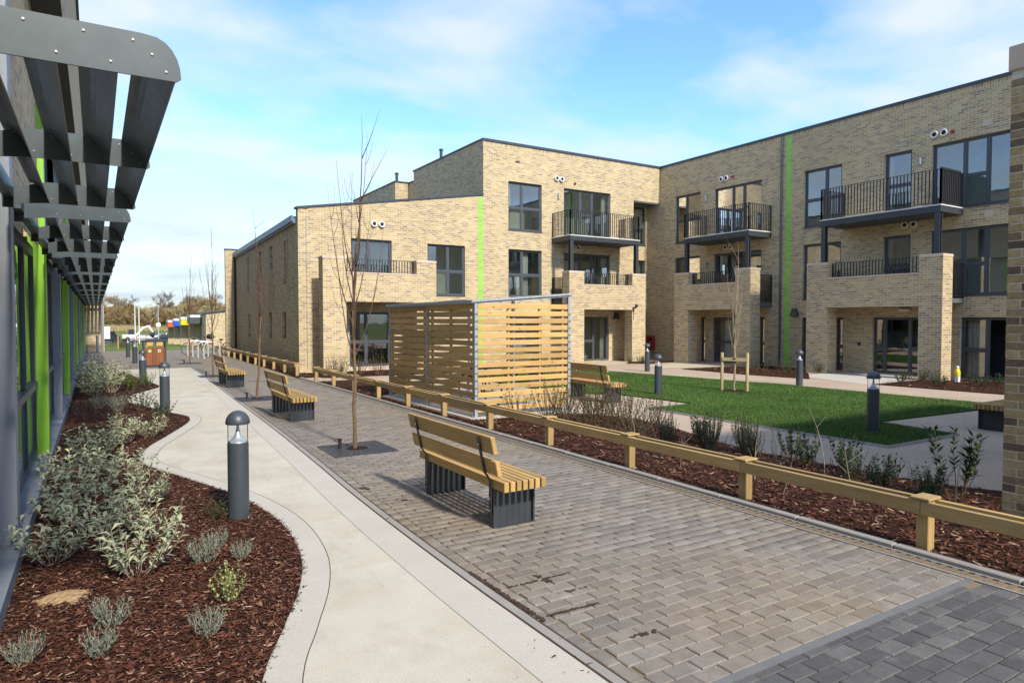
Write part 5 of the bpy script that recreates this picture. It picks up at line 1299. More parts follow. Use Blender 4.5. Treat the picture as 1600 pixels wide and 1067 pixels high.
# ------------------------------------------------------------------ shrubs
def leaf_cloud(P, D, L, W, g, fold=0.25, droop=0.25):
    """leaves as folded six point blades: P base, D unit direction, L length, W width"""
    n = len(P); up = np.tile([0.0, 0.0, 1.0], (n, 1)) + g.normal(0, 0.25, (n, 3))
    S = np.cross(D, up); S /= np.linalg.norm(S, axis=1)[:, None] + 1e-9; U = np.cross(S, D)
    L = L[:, None]; W = W[:, None]
    a = P; m = P + D * L * 0.45 + U * L * 0.06; tip = P + D * L - np.array([0, 0, 1.0]) * L * droop
    l = P + D * L * 0.42 + S * W / 2 + U * (W * fold); r = P + D * L * 0.42 - S * W / 2 + U * (W * fold)
    V = np.stack([a, l, m, r, tip], 1).reshape(-1, 3); b = np.arange(n)[:, None] * 5
    F = np.concatenate([b + [0, 1, 2], b + [0, 2, 3], b + [2, 1, 4], b + [3, 2, 4]]) if False else np.stack([b + [0, 2, 1], b + [0, 3, 2], b + [2, 4, 1], b + [3, 4, 2]], 1).reshape(-1, 3)
    return V, F
def shrub(name, label, cat, group, seed, stems, h, spread, leaf_mat_, L, W, per, stem_mat='stem_pale', droop=0.25, whorl=2, curve=0.6, up_bias=0.35, top_only=0.15, jit=0.3):
    g = np.random.default_rng(seed); r = thing(name, label, cat, (0, 0, 0), group); mb = MB(); P = []; D = []
    for s_ in range(stems):
        a = g.random() * 6.283; rr = spread * math.sqrt(g.random()); hh = h * (0.65 + 0.45 * g.random()); b0 = np.array([math.cos(a) * rr * 0.22, math.sin(a) * rr * 0.22, 0.0]); tip = np.array([math.cos(a) * rr, math.sin(a) * rr, hh])
        ctl = np.array([math.cos(a) * rr * curve * 1.3, math.sin(a) * rr * curve * 1.3, hh * 0.42]); n = 7
        pts = [(1-t_)**2 * b0 + 2*t_*(1-t_) * ctl + t_*t_ * tip + (g.normal(0, 0.006, 3) if 0 < t_ < 1 else 0) for t_ in np.linspace(0, 1, n)]
        mb.tube([tuple(p) for p in pts], [0.0042 * (1 - 0.6 * i / (n-1)) * (h / 0.5) ** 0.5 for i in range(n)], 5, False)
        pts = np.array(pts)
        for k in range(per):
            t_ = top_only + (1 - top_only) * (k + g.random()) / per; f = t_ * (n - 1); i = min(int(f), n - 2); p = pts[i] + (pts[i+1] - pts[i]) * (f - i); tan = pts[i+1] - pts[i]; tan = tan / np.linalg.norm(tan)
            ph = g.random() * 6.283
            for w_ in range(whorl):
                an = ph + w_ * 6.283 / whorl; d = np.array([math.cos(an), math.sin(an), up_bias]) + tan * 0.55 + g.normal(0, jit, 3) * 0.5; D.append(d / np.linalg.norm(d)); P.append(p)
    mb.build('stems', stem_mat, r)
    P = np.array(P); D = np.array(D); n = len(P); sz = 0.65 + 0.6 * g.random(n)
    V, F = leaf_cloud(P, D, L * sz, W * sz, g, droop=droop); tint = np.repeat(np.clip(g.normal(0.5, 0.28, n), 0, 1), 4)
    o = np_mesh('foliage', V, F, leaf_mat_, tint, parent=r)
    return r
sage = [shrub('sage_shrub', '', 'shrub', 'grey green sage shrubs by the facade', 40 + k, 17, 0.40 + 0.03 * k, 0.36, 'sage_leaf', 0.104, 0.029, 7, droop=0.34, top_only=0.22) for k in range(4)]
used = set()
ORD = ['first', 'second', 'third', 'fourth', 'fifth', 'sixth', 'seventh', 'eighth', 'ninth', 'tenth', 'eleventh', 'twelfth']
placed = {}
def place(protos, x, y, label, scale=1.0, z=0.01, rz=None):
    k = int((x * 37 + y * 91)) % len(protos); pz = protos[k]; base = label
    if pz.name not in used:
        used.add(pz.name); o = pz; o.location = (x, y, z); o.rotation_euler = (0, 0, rz if rz is not None else random.uniform(0, 6.28)); o.scale = (scale,) * 3; o['label'] = label
    else: o = dup(pz, (x, y, z), rz if rz is not None else random.uniform(0, 6.28), label, scale)
    placed.setdefault(label, []).append((y, x, o)); return o
near = 'sage shrub in the foreground clump beside the first grey fin'
for x, y, s in ((-0.32, 6.3, 0.9), (0.02, 6.9, 0.95), (0.38, 6.45, 0.8), (0.22, 5.65, 0.95), (-0.34, 7.5, 1.0), (0.30, 7.6, 0.9), (-0.1, 8.4, 1.0), (0.36, 8.6, 0.8)): place(sage, x, y, near, s)
mid = 'sage shrub in the middle clump before the bed narrows'
for x, y, s in ((-0.3, 9.4, 1.0), (0.12, 9.5, 0.9), (-0.1, 10.4, 1.0), (0.1, 11.4, 1.0), (0.35, 11.9, 0.9), (0.7, 12.3, 0.8)): place(sage, x, y, mid, s)
far_l = 'sage shrub in the far rounded clump near the green shrubs'
for x, y, s in ((-0.05, 19.6, 1.45), (0.3, 20.4, 1.5), (-0.15, 21.2, 1.5), (0.35, 21.9, 1.5), (0.1, 23.0, 1.55), (-0.2, 24.3, 1.5), (0.3, 24.8, 1.4)): place(sage, x, y, far_l, s)
bright = [shrub('green_shrub', '', 'shrub', 'bright green shrubs', 60 + k, 34, 0.42, 0.32, 'bright_leaf', 0.035, 0.016, 15, 'stem_brown', droop=0.05) for k in range(2)]
place(bright, 0.78, 20.9, 'left bright green shrub beside the third bollard', 1.1); place(bright, 1.22, 21.6, 'right bright green shrub at the foot of the third bollard', 0.95)
dark = [shrub('evergreen_shrub', '', 'shrub', 'low dark evergreen shrubs', 70 + k, 16, 0.34, 0.28, 'dark_leaf', 0.055, 0.026, 9, 'stem_brown', droop=0.1) for k in range(2)]
place(dark, 0.78, 16.0, 'low dark shrub left of the second bollard', 1.2); place(dark, 1.1, 14.7, 'low dark shrub at the foot of the second bollard', 0.9); place(dark, 0.95, 6.85, 'small dark shrub behind the nearest bollard', 0.55)
herb = [shrub('lavender', '', 'plant', 'small grey herbs in the bark', 80 + k, 30, 0.17, 0.13, 'grey_leaf', 0.028, 0.006, 12, 'stem_pale', droop=0.0, up_bias=0.6) for k in range(3)]
for x, y, s, l in ((0.05, 4.78, 1.0, 'small grey herb in the front bark, near the netting patch'), (0.55, 4.32, 0.95, 'small grey herb at the front of the bed, right of the others'), (-0.02, 4.38, 0.9, 'small grey herb at the bottom of the bed, centre'), (-0.38, 4.5, 0.9, 'small grey herb in the bottom left corner of the bed'),
                   (0.68, 5.65, 1.1, 'silvery low herb beside the sage clump'), (0.80, 5.95, 0.9, 'low herb between sage and nearest bollard'), (0.95, 5.6, 0.8, 'thin herb in the bark right of the sage clump'), (0.50, 7.9, 1.1, 'low herb before the bed pinches in'), (0.35, 16.2, 1.8, 'silver herb beside the far path notch'), (0.02, 16.8, 1.6, 'silver herb by the facade, before the far sage clump')):
    place(herb, x, y, l, s)
var = shrub('variegated_shrub', 'small yellow green variegated shrub in the front bark', 'shrub', None, 90, 14, 0.24, 0.12, 'variegated_leaf', 0.024, 0.014, 16, 'stem_brown', droop=0.0, up_bias=0.5); var.location = (0.72, 4.75, 0.01)
loose = [shrub('trailing_plant', '', 'plant', 'loose green plants', 95 + k, 12, 0.30, 0.35, 'rosemary_leaf', 0.03, 0.012, 14, 'stem_brown') for k in range(2)]
place(loose, 0.2, 15.2, 'loose green plant between the sage clumps', 1.2); place(loose, -0.2, 15.6, 'loose green plant by the plinth, between sage clumps', 1.2); place(loose, 0.45, 17.3, 'loose green plant at the path notch', 1.0)
# the bed behind the timber rail
barb = [shrub('barberry_shrub', '', 'shrub', 'twiggy shrubs behind the timber rail', 110 + k, 26, 0.62, 0.42, 'russet_leaf', 0.030, 0.015, 18, 'stem_brown', droop=0.0, top_only=0.2, jit=0.6) for k in range(3)]
lb_ = 'twiggy russet shrub behind the timber rail near the shelter'
for x, y, s in ((6.7, 10.6, 0.9), (7.2, 10.3, 1.1), (7.7, 10.5, 1.15), (8.1, 9.9, 1.2), (7.5, 9.6, 1.1), (8.0, 9.1, 1.15), (7.4, 8.8, 1.0), (7.9, 8.3, 1.1), (7.3, 8.1, 1.0), (6.8, 9.4, 0.9), (8.3, 10.4, 1.0)): place(barb, x, y, lb_, s)
rose = [shrub('rosemary', '', 'shrub', 'upright rosemary behind the rail', 120 + k, 40, 0.62, 0.24, 'rosemary_leaf', 0.042, 0.010, 30, 'stem_brown', droop=0.0, up_bias=0.8, curve=0.8) for k in range(2)]
for x, y, s in ((7.35, 7.4, 0.9), (7.75, 6.9, 1.0), (7.35, 6.6, 0.95), (7.8, 6.3, 1.05), (7.4, 5.9, 0.95), (7.0, 7.0, 0.7)): place(rose, x, y, 'upright rosemary in the row behind the timber rail', s * 0.78)
laur = [shrub('laurel_shrub', '', 'shrub', 'dark leafy shrubs behind the rail', 130 + k, 16, 0.55, 0.30, 'dark_leaf', 0.085, 0.034, 11, 'stem_brown', droop=0.08, up_bias=0.5) for k in range(3)]
for x, y, s in ((7.9, 7.3, 0.95), (8.0, 5.7, 0.95), (7.7, 5.3, 0.85), (7.95, 4.9, 0.95), (7.55, 4.6, 0.8), (7.8, 4.3, 0.75), (7.3, 4.1, 0.7), (7.6, 3.75, 0.7), (7.1, 3.5, 0.7)): place(laur, x, y, 'dark glossy shrub in the bark near the brick pier', s * 0.78)
for x, y, s in ((7.0, 7.9, 1.0), (7.5, 7.7, 1.1), (7.2, 6.3, 1.0), (7.6, 5.6, 1.0), (7.15, 5.2, 0.9), (7.75, 4.6, 1.0), (7.2, 4.6, 0.9), (7.9, 3.9, 1.0), (7.35, 3.8, 0.9), (6.9, 8.6, 0.9), (7.0, 4.0, 0.8)): place(loose, x, y, 'low loose plant filling the bark behind the timber rail', s)
rho = shrub('rhododendron', 'taller dark rhododendron just left of the brick pier', 'shrub', None, 140, 9, 0.75, 0.28, 'dark_leaf', 0.11, 0.032, 9, 'stem_brown', droop=0.1, whorl=3, top_only=0.45); rho.location = (7.55, 3.45, 0.01)
# bare whips between them
for k, (x, y, h_) in enumerate(((7.0, 3.2, 0.95), (6.5, 3.9, 0.7), (6.6, 5.2, 0.6), (7.3, 5.4, 0.9), (6.4, 6.2, 0.5), (6.9, 7.6, 0.7), (7.5, 4.9, 0.9), (6.3, 4.6, 0.45))):
    g = random.Random(k); mb = MB(); p = Vector((x, y, 0)); d = Vector((g.uniform(-.3, .3), g.uniform(-.3, .3), 1)); pts = [tuple(p)]
    for i in range(6): d = d + Vector((g.uniform(-.15, .15), g.uniform(-.15, .15), 0)); p = p + d.normalized() * h_ / 6; pts.append(tuple(p))
    mb.tube(pts, [0.006 - 0.0008 * i for i in range(7)], 5)
    for i in (2, 3, 4): q = Vector(pts[i]); mb.tube([q, q + Vector((g.uniform(-.16, .16), g.uniform(-.16, .16), 0.16))], [0.003, 0.001], 4, False)
    tag(mb.build('bare_whip', 'stem_pale', None, org=(x, y, 0)), ['bare thin whip nearest the brick pier', 'short bare whip beyond the second rail post', 'bare whip between second and third rail posts', 'tall bare whip among the dark shrubs', 'short bare whip by the third rail post', 'bare whip before the rosemary row', 'tall leaning whip left of the rhododendron', 'shortest bare whip close behind the rail'][k], 'plant', 'bare whips in the bark')
# bed by the low wing and at the feet of the building
for x, y, s in ((7.0, 22.5, 1.1), (7.6, 22.3, 1.2), (8.3, 22.2, 1.2), (9.0, 22.1, 1.1), (9.6, 22.2, 1.1), (10.3, 22.2, 1.0), (6.6, 21.8, 0.8)): place(barb, x, y, 'twiggy shrub at the foot of the low wing porch', s)
for k in range(12): place(barb, 5.98 + 0.03 * k, 25.0 + 1.25 * k, 'twiggy shrub behind the far timber rail', 0.6)
for x, y, s in ((21.6, 17.4, 0.9), (21.3, 16.6, 1.0), (22.0, 16.2, 0.9), (20.6, 16.3, 0.8), (22.3, 17.7, 0.8), (20.9, 17.6, 0.7), (21.5, 15.5, 0.9)): place(loose, x, y, 'small shrub in the bark between the two courtyard porches', s * 1.5)
for x, y, s in ((20.6, 14.9, 0.9), (21.2, 14.8, 0.8), (21.9, 14.6, 0.9)): place(dark, x, y, 'small dark shrub at the left pier of the entrance porch', s)
for x, y, s in ((20.6, 11.0, 1.0), (21.2, 11.1, 1.0), (21.8, 11.05, 1.0), (21.0, 10.2, 0.9), (21.9, 9.6, 0.9), (21.2, 9.1, 0.9), (20.4, 9.8, 0.8), (22.2, 9.1, 0.9)): place(dark, x, y, 'small dark shrub in the bark right of the entrance', s)
for x, y, s in ((20.5, 22.3, 0.9), (20.9, 22.5, 0.9), (20.1, 22.5, 0.8)): place(bright, x, y, 'small green shrub by the sunlit porch pier', s * 0.8)
for x, y in ((22.6, 22.2), (21.6, 22.1)): place(dark, x, y, 'small dark shrub in the building corner', 0.8)
dried = shrub('dried_plant', 'curled brown dried plant behind the courtyard bench', 'plant', None, 150, 60, 0.62, 0.45, 'straw', 0.10, 0.02, 7, 'stem_brown', droop=0.6, curve=1.0, jit=0.9); dried.location = (11.75, 16.3, 0); dried.scale = (1.3, 1.3, 1.1)
# tan netting of a root ball showing through the bark
mb = MB(); n = 12
cx, cy = -0.22, 5.42
for i in range(n + 1):
    for j in range(n + 1):
        u, v = (i / n - 0.5) * 2, (j / n - 0.5) * 2; rr = min(1.0, math.hypot(u, v)); mb.v.append((cx + u * 0.17 + 0.01 * math.sin(j * 2.1), cy + v * 0.15, 0.012 + 0.035 * max(0, 1 - rr ** 2) + 0.006 * ((i + j) % 2)))
mb.f = [(i*(n+1)+j, (i+1)*(n+1)+j, (i+1)*(n+1)+j+1, i*(n+1)+j+1) for i in range(n) for j in range(n) if math.hypot((i + .5) / n - .5, (j + .5) / n - .5) < 0.47 + 0.08 * math.sin(i * 3 + j)]
simple('hessian', (0.36, 0.24, 0.12), 0.95, var=0.4, nscale=40, bump=0.6)
tag(mb.build('netting_patch', 'hessian', None, org=(cx, cy, 0)), 'tan woven netting patch showing through the front bark', 'netting')
ym = thing('marker_post', 'small yellow and white marker standing against the right porch pier', 'marker', (22.35, 10.25, 0))
mb = MB(); mb.box(22.27, 22.43, 10.17, 10.33, 0, 0.26); mb.build('base', 'white_plastic', ym, bevel=0.02)
mb = MB(); mb.lathe([(0.0, 0.26), (0.10, 0.26), (0.11, 0.4), (0.09, 0.52), (0.04, 0.60), (0.0, 0.62)], 14, (22.35, 10.25, 0)); mb.build('body', 'yellow_paint', ym, smooth=True)
mb = MB(); mb.lathe([(0.06, 0.60), (0.065, 0.66), (0.0, 0.70)], 12, (22.35, 10.25, 0)); mb.build('cap', 'white_plastic', ym, smooth=True)
ym.scale = (0.72,) * 3
fb = thing('timber_planter', 'low timber box at the doorway beside the brick pier', 'planter', (21.6, 7.9, 0))
mb = MB(); mb.box(21.4, 21.8, 7.7, 8.1, 0, 0.28); mb.build('box', 'fence_wood_X', fb, bevel=0.01); mb = MB(); mb.box(21.43, 21.77, 7.73, 8.07, 0.281, 0.29); mb.build('soil', 'soil', fb)

# ------------------------------------------------------------------ beyond the plaza: bungalows, car park, vehicles, wood
struct(poly_sheet('plaza_kerb', [(-3, 47.5), (60, 47.5), (60, 47.9), (-3, 47.9)], -0.03, 'concrete_edge'))
cp = np_mesh('car_park', [(-40, 138, zg(138) + 0.05), (60, 138, zg(138) + 0.05), (60, 150, zg(150) + 0.03), (-40, 150, zg(150) + 0.03), (60, 165, zg(165) + 0.03), (-40, 165, zg(165) + 0.03)], [(0, 1, 2, 3), (3, 2, 4, 5)], 'asphalt'); struct(cp)
BG = ['near', 'second', 'third', 'farthest']
for i, (cmat, cname) in enumerate((('frame', 'dark grey'), ('yellow_paint', 'yellow'), ('blue_paint', 'blue'), ('orange_red', 'red'))):
    yb = 66.0 + i * 7.2; xb = 8.42; zt_ = 3.0; G2 = zg(yb + 3.5)
    h = thing('bungalow', f'buff brick bungalow with {cname} porch canopy beyond the cycle hoops', 'bungalow', (xb, yb, G2), 'row of brick bungalows')
    hole = (xb + 2.7, xb + 3.7, 0.55, 1.75); ff = lambda u, d, z, yb=yb: (u, yb + d, G2 + z)
    mb = MB(); wall(mb, ff, xb, xb + 9, 0, zt_, [hole]); fs = lambda u, d, z, xb=xb: (xb + d, u, G2 + z); wall(mb, fs, yb, yb + 7.2, 0, zt_, [(yb + 3.0, yb + 4.0, 0, 2.1), (yb + 5.2, yb + 6.2, 0.9, 2.0)])
    mb.add([(xb, yb, G2 + zt_), (xb + 9, yb, G2 + zt_), (xb + 9, yb, G2 + zt_ + 1.1)], [(0, 1, 2)])
    mb.build('wall', 'brick', h)
    mb = MB(); mb.add([ff(*p) for p in ((hole[0], 0.12, hole[2]), (hole[1], 0.12, hole[2]), (hole[1], 0.12, hole[3]), (hole[0], 0.12, hole[3]))], [(0, 1, 2, 3)]); wq = mb.build('window', 'car_glass', h)
    mb = MB(); mb.fbox(ff, hole[0], hole[1], 0.0, 0.1, hole[2], hole[2] + 0.1); mb.fbox(ff, hole[0], hole[1], 0.0, 0.1, hole[3] - 0.1, hole[3]); mb.fbox(ff, hole[0], hole[0] + 0.12, 0.0, 0.1, hole[2], hole[3]); mb.fbox(ff, hole[1] - 0.12, hole[1], 0.0, 0.1, hole[2], hole[3]); mb.build('frame', 'frame', wq)
    mb = MB(); mb.add([(xb + 0.1, yb + 3.0, G2), (xb + 0.1, yb + 4.0, G2), (xb + 0.1, yb + 4.0, G2 + 2.1), (xb + 0.1, yb + 3.0, G2 + 2.1)], [(0, 1, 2, 3)]); mb.build('door', 'frame', h)
    mb = MB(); mb.add([(xb + 0.1, yb + 5.2, G2 + .9), (xb + 0.1, yb + 6.2, G2 + .9), (xb + 0.1, yb + 6.2, G2 + 2), (xb + 0.1, yb + 5.2, G2 + 2)], [(0, 1, 2, 3)]); mb.build('window', 'car_glass', h)
    mb = MB(); mb.hexa([(xb - 0.15, yb - 0.1, G2 + zt_), (xb + 9, yb - 0.1, G2 + zt_ + 1.1), (xb + 9, yb + 7.1, G2 + zt_ + 1.1), (xb - 0.15, yb + 7.1, G2 + zt_), (xb - 0.15, yb - 0.1, G2 + zt_ + .12), (xb + 9, yb - 0.1, G2 + zt_ + 1.22), (xb + 9, yb + 7.1, G2 + zt_ + 1.22), (xb - 0.15, yb + 7.1, G2 + zt_ + .12)]); mb.build('roof', 'roof_edge', h)
    mb = MB(); mb.box(xb - 1.05, xb - 0.002, yb + 2.6, yb + 4.6, G2 + 2.1, G2 + 2.68); mb.build('canopy', cmat, h)
    mb = MB(); mb.box(xb - 1.1, xb - 0.004, yb + 2.55, yb + 4.65, G2 + 2.68, G2 + 2.92); mb.build('canopy_top', 'slab_edge', h)
    mb = MB(); mb.box(xb - 0.95, xb - 0.003, yb + 4.3, yb + 4.55, G2, G2 + 2.1); mb.build('porch_wall', 'brick', h)
def car(name, label, paint, loc, rz, kind='car'):
    c = thing(name, label, 'car', (0, 0, 0), 'parked vehicles')
    prof = [(-2.1, 0.30), (-2.15, 0.60), (-2.05, 0.86), (-1.55, 0.95), (-1.0, 1.38), (0.35, 1.42), (1.05, 0.98), (1.95, 0.86), (2.12, 0.62), (2.1, 0.30)]
    mb = MB(); mb.prism(prof, lambda u, d, z: (u, d * (1.0 if z < 1.0 else 0.82), z), -0.86, 0.86); mb.build('body', paint, c, bevel=0.03)
    for s in (-1, 1):
        mb = MB(); mb.add([(-1.42, s * 0.845, 0.98), (0.92, s * 0.845, 1.0), (0.30, s * 0.73, 1.36), (-0.95, s * 0.73, 1.34)], [(0, 1, 2, 3)]); mb.build('side_window', 'car_glass', c)
    mb = MB(); mb.add([(1.07, -0.72, 1.0), (1.07, 0.72, 1.0), (0.40, 0.62, 1.41), (0.40, -0.62, 1.41)], [(0, 1, 2, 3)]); mb.build('windscreen', 'car_glass', c)
    mb = MB(); mb.add([(-1.57, -0.72, 0.97), (-1.57, 0.72, 0.97), (-1.03, 0.62, 1.385), (-1.03, -0.62, 1.385)], [(0, 1, 2, 3)]); mb.build('rear_window', 'car_glass', c)
    for x in (-1.3, 1.3):
        for s in (-1, 1):
            mb = MB(); mb.disc((x, s * 0.70, 0.31), (0, s, 0), 0.31, 0.18, 18); w = mb.build('wheel', 'tyre', c)
            mb = MB(); mb.disc((x, s * 0.885, 0.31), (0, s, 0), 0.19, 0.008, 14); mb.build('rim', 'galv', w)
    for s in (-0.6, 0.6):
        mb = MB(); mb.box(2.08, 2.14, s - 0.16, s + 0.16, 0.62, 0.74); mb.build('headlight', 'bolt', c)
        mb = MB(); mb.box(-2.15, -2.10, s - 0.14, s + 0.14, 0.66, 0.82); mb.build('tail_light', 'red_paint', c)
    c.location = loc; c.rotation_euler = (0, 0, rz); return c
GC = zg(150) + 0.03
car('parked_car', 'silver car parked behind the litter bin', 'car_silver', (7.6, 146, GC), R(170))
car('parked_car', 'dark car parked nearest the red canopy', 'car_dark', (11.4, 145, GC), R(12))
car('parked_car', 'dark blue car parked under the lamp post', 'car_dark', (9.9, 150, GC), R(175))
car('parked_car', 'red car parked beside the excavator', 'car_red', (8.3, 154, GC), R(85))
car('parked_car', 'white car parked far back, left of the bungalows', 'car_white', (11.8, 160, GC), R(95))
car('parked_car', 'silver car parked at the left end of the back row', 'car_silver', (6.6, 163, zg(163) + 0.03), R(85))
car('parked_car', 'dark car in the back row beside the lamp post', 'car_dark', (10.4, 164, zg(164) + 0.03), R(95))
car('parked_car', 'white car in the back row nearest the bungalows', 'car_white', (13.6, 163, zg(163) + 0.03), R(88))
v = thing('box_van', 'white box van parked at the far left of the car park', 'van', (0, 0, 0))
mb = MB(); mb.box(-2.6, 1.2, -1.05, 1.05, 0.75, 3.0); mb.build('box', 'car_white', v, bevel=0.03)
mb = MB(); mb.prism([(1.25, 0.5), (2.75, 0.5), (2.8, 1.15), (2.35, 1.3), (1.9, 2.15), (1.25, 2.2)], fP, -0.95, 0.95); mb.build('cab', 'car_dark', v, bevel=0.03)
mb = MB(); mb.add([(2.37, -0.8, 1.33), (2.37, 0.8, 1.33), (1.94, 0.75, 2.10), (1.94, -0.75, 2.10)], [(0, 1, 2, 3)]); mb.build('windscreen', 'car_glass', v)
mb = MB(); mb.add([(1.35, -0.96, 1.3), (2.25, -0.96, 1.3), (1.88, -0.96, 2.05), (1.35, -0.96, 2.05)], [(0, 1, 2, 3)]); mb.build('side_window', 'car_glass', v)
for x in (-1.7, 2.0):
    for s in (-1, 1): mb = MB(); mb.disc((x, s * 0.75, 0.38), (0, s, 0), 0.38, 0.22, 18); mb.build('wheel', 'tyre', v)
mb = MB(); mb.box(-2.5, 1.3, -0.5, 0.5, 0.45, 0.75); mb.build('chassis', 'rail_dark', v)
v.location = (0.9, 146, GC); v.rotation_euler = (0, 0, R(6))
ex = thing('excavator', 'white excavator with raised bent arm working beyond the bin', 'excavator', (0, 0, 0))
for s in (-0.9, 0.9): mb = MB(); mb.prism([(-1.5, 0.05), (1.5, 0.05), (1.8, 0.35), (1.5, 0.7), (-1.5, 0.7), (-1.8, 0.35)], fP, s - 0.22, s + 0.22); mb.build('track', 'tyre', ex)
mb = MB(); mb.box(-1.7, 0.9, -1.0, 1.0, 0.8, 1.7); mb.build('body', 'car_white', ex, bevel=0.06)
mb = MB(); mb.prism([(-0.5, 1.7), (0.9, 1.7), (0.8, 2.9), (-0.4, 2.9)], fP, -0.95, 0.05); mb.build('cab', 'steel_dark', ex, bevel=0.04)
mb = MB(); mb.bar((0.8, 0.4, 1.5), (2.3, 0.4, 3.3), 0.28, 0.42); mb.bar((2.2, 0.4, 3.25), (3.6, 0.4, 3.7), 0.26, 0.36); mb.bar((3.5, 0.4, 3.75), (4.3, 0.4, 2.2), 0.22, 0.30); mb.build('arm', 'car_white', ex)
mb = MB(); mb.prism([(4.0, 2.3), (4.6, 2.2), (4.7, 1.6), (4.1, 1.5)], fP, 0.0, 0.8); mb.build('bucket', 'steel_dark', ex)
ex.location = (5.9, 150, GC); ex.rotation_euler = (0, 0, R(-20)); ex.scale = (0.85,) * 3
for x, y, l in ((4.75, 110, 'left of the two pale flag poles beside the excavator'), (5.28, 110.5, 'right of the two pale flag poles beside the excavator')):
    mb = MB(); G2 = zg(y); mb.tube([(x, y, G2), (x, y, 4.15)], [0.085, 0.06], 10); p = tag(mb.build('pole', 'slab_edge', None, org=(x, y, G2)), l, 'pole'); mb = MB(); mb.disc((x, y, 4.15), (0, 0, 1), 0.07, 0.06, 10); mb.build('finial', 'galv', p)
LX, LY = 8.4, 120.0
lp = thing('lamp_post', 'grey lamp post with round sign in the car park', 'lamp post', (LX, LY, zg(LY)))
mb = MB(); mb.tube([(LX, LY, zg(LY)), (LX, LY, 4.3)], [0.09, 0.06], 10); mb.build('column', 'galv', lp); mb = MB(); mb.lathe([(0.06, 0), (0.22, 0.1), (0.2, 0.2), (0.0, 0.25)], 12, (LX, LY, 4.3)); mb.build('lantern', 'steel_dark', lp); mb = MB(); mb.disc((LX, LY - 0.12, 1.15), (0, 1, 0), 0.35, 0.03, 18); mb.build('sign', 'white_plastic', lp)
G2 = zg(61)
for k, (x, y) in enumerate(((1.45, 61), (2.1, 61), (2.75, 61), (3.4, 61))):
    mb = MB(); mb.box(x - 0.04, x + 0.04, y - 0.04, y + 0.04, G2, G2 + 0.95); q = tag(mb.build('barrier_post', 'fence_wood_Z', None, org=(x, y, G2)), ['leftmost', 'second', 'third', 'rightmost'][k] + ' of the taped timber posts beyond the plaza', 'post', 'taped posts'); mb = MB(); mb.box(x - 0.044, x + 0.044, y - 0.044, y + 0.044, G2 + 0.7, G2 + 0.82); mb.build('tape', 'orange_red', q)

def scatter_leaves(name, C_, rad, n, size, mat, seed, label=None, cat=None):
    """a shell of twig and leaf sized triangles round clump centres C_ (k,3) with radii rad (k,3)"""
    g = np.random.default_rng(seed); k = g.integers(0, len(C_), n); d = g.normal(0, 1, (n, 3)); d /= np.linalg.norm(d, axis=1)[:, None]; r = g.random(n) ** 0.45
    P = C_[k] + d * r[:, None] * rad[k]; a = g.normal(0, 1, (n, 3)) * [0.5, 0.5, 1.2]; a /= np.linalg.norm(a, axis=1)[:, None]; b = np.cross(a, g.normal(0, 1, (n, 3))); b /= np.linalg.norm(b, axis=1)[:, None]
    s = size * (0.5 + g.random(n))[:, None]
    V = np.stack([P - a * s, P + b * s * 0.22, P + a * s], 1).reshape(-1, 3); V[:, 2] = np.maximum(V[:, 2], G2)
    o = np_mesh(name, V, np.arange(n * 3).reshape(n, 3), mat, g.random(n))
    return o
g = np.random.default_rng(77)
# hedge and long straw before the wood
C_ = np.c_[g.uniform(-1.5, 2.6, 40), g.uniform(61.2, 61.8, 40), np.full(40, G2 + 0.3)]; o = stuff(scatter_leaves('low_hedge', C_, np.tile([0.4, 0.3, 0.35], (40, 1)), 7000, 0.05, 'hedge_leaf', 5)); tag(o, 'low brown green hedge in front of the white van', 'hedge')
n = 45000; q = np.c_[g.uniform(-50, 110, n), 206 + g.random(n) * 16]; hh = 0.4 + 1.1 * g.random(n) * (0.5 + 0.5 * np.sin(q[:, 0] * 0.3)); a = g.random(n) * 6.28; zq = np.interp(q[:, 1], [165, 215, 260], [-2.3, -0.8, 2.0])
V = np.stack([np.c_[q[:, 0] - 0.09 * np.cos(a), q[:, 1] - 0.09 * np.sin(a), zq], np.c_[q[:, 0] + 0.09 * np.cos(a), q[:, 1] + 0.09 * np.sin(a), zq], np.c_[q + g.normal(0, 0.2, (n, 2)), zq + hh]], 1).reshape(-1, 3)
o = stuff(np_mesh('straw_verge', V, np.arange(n * 3).reshape(n, 3), 'straw_grass', g.random(n))); tag(o, 'strip of pale dry straw at the edge of the wood', 'dry grass')
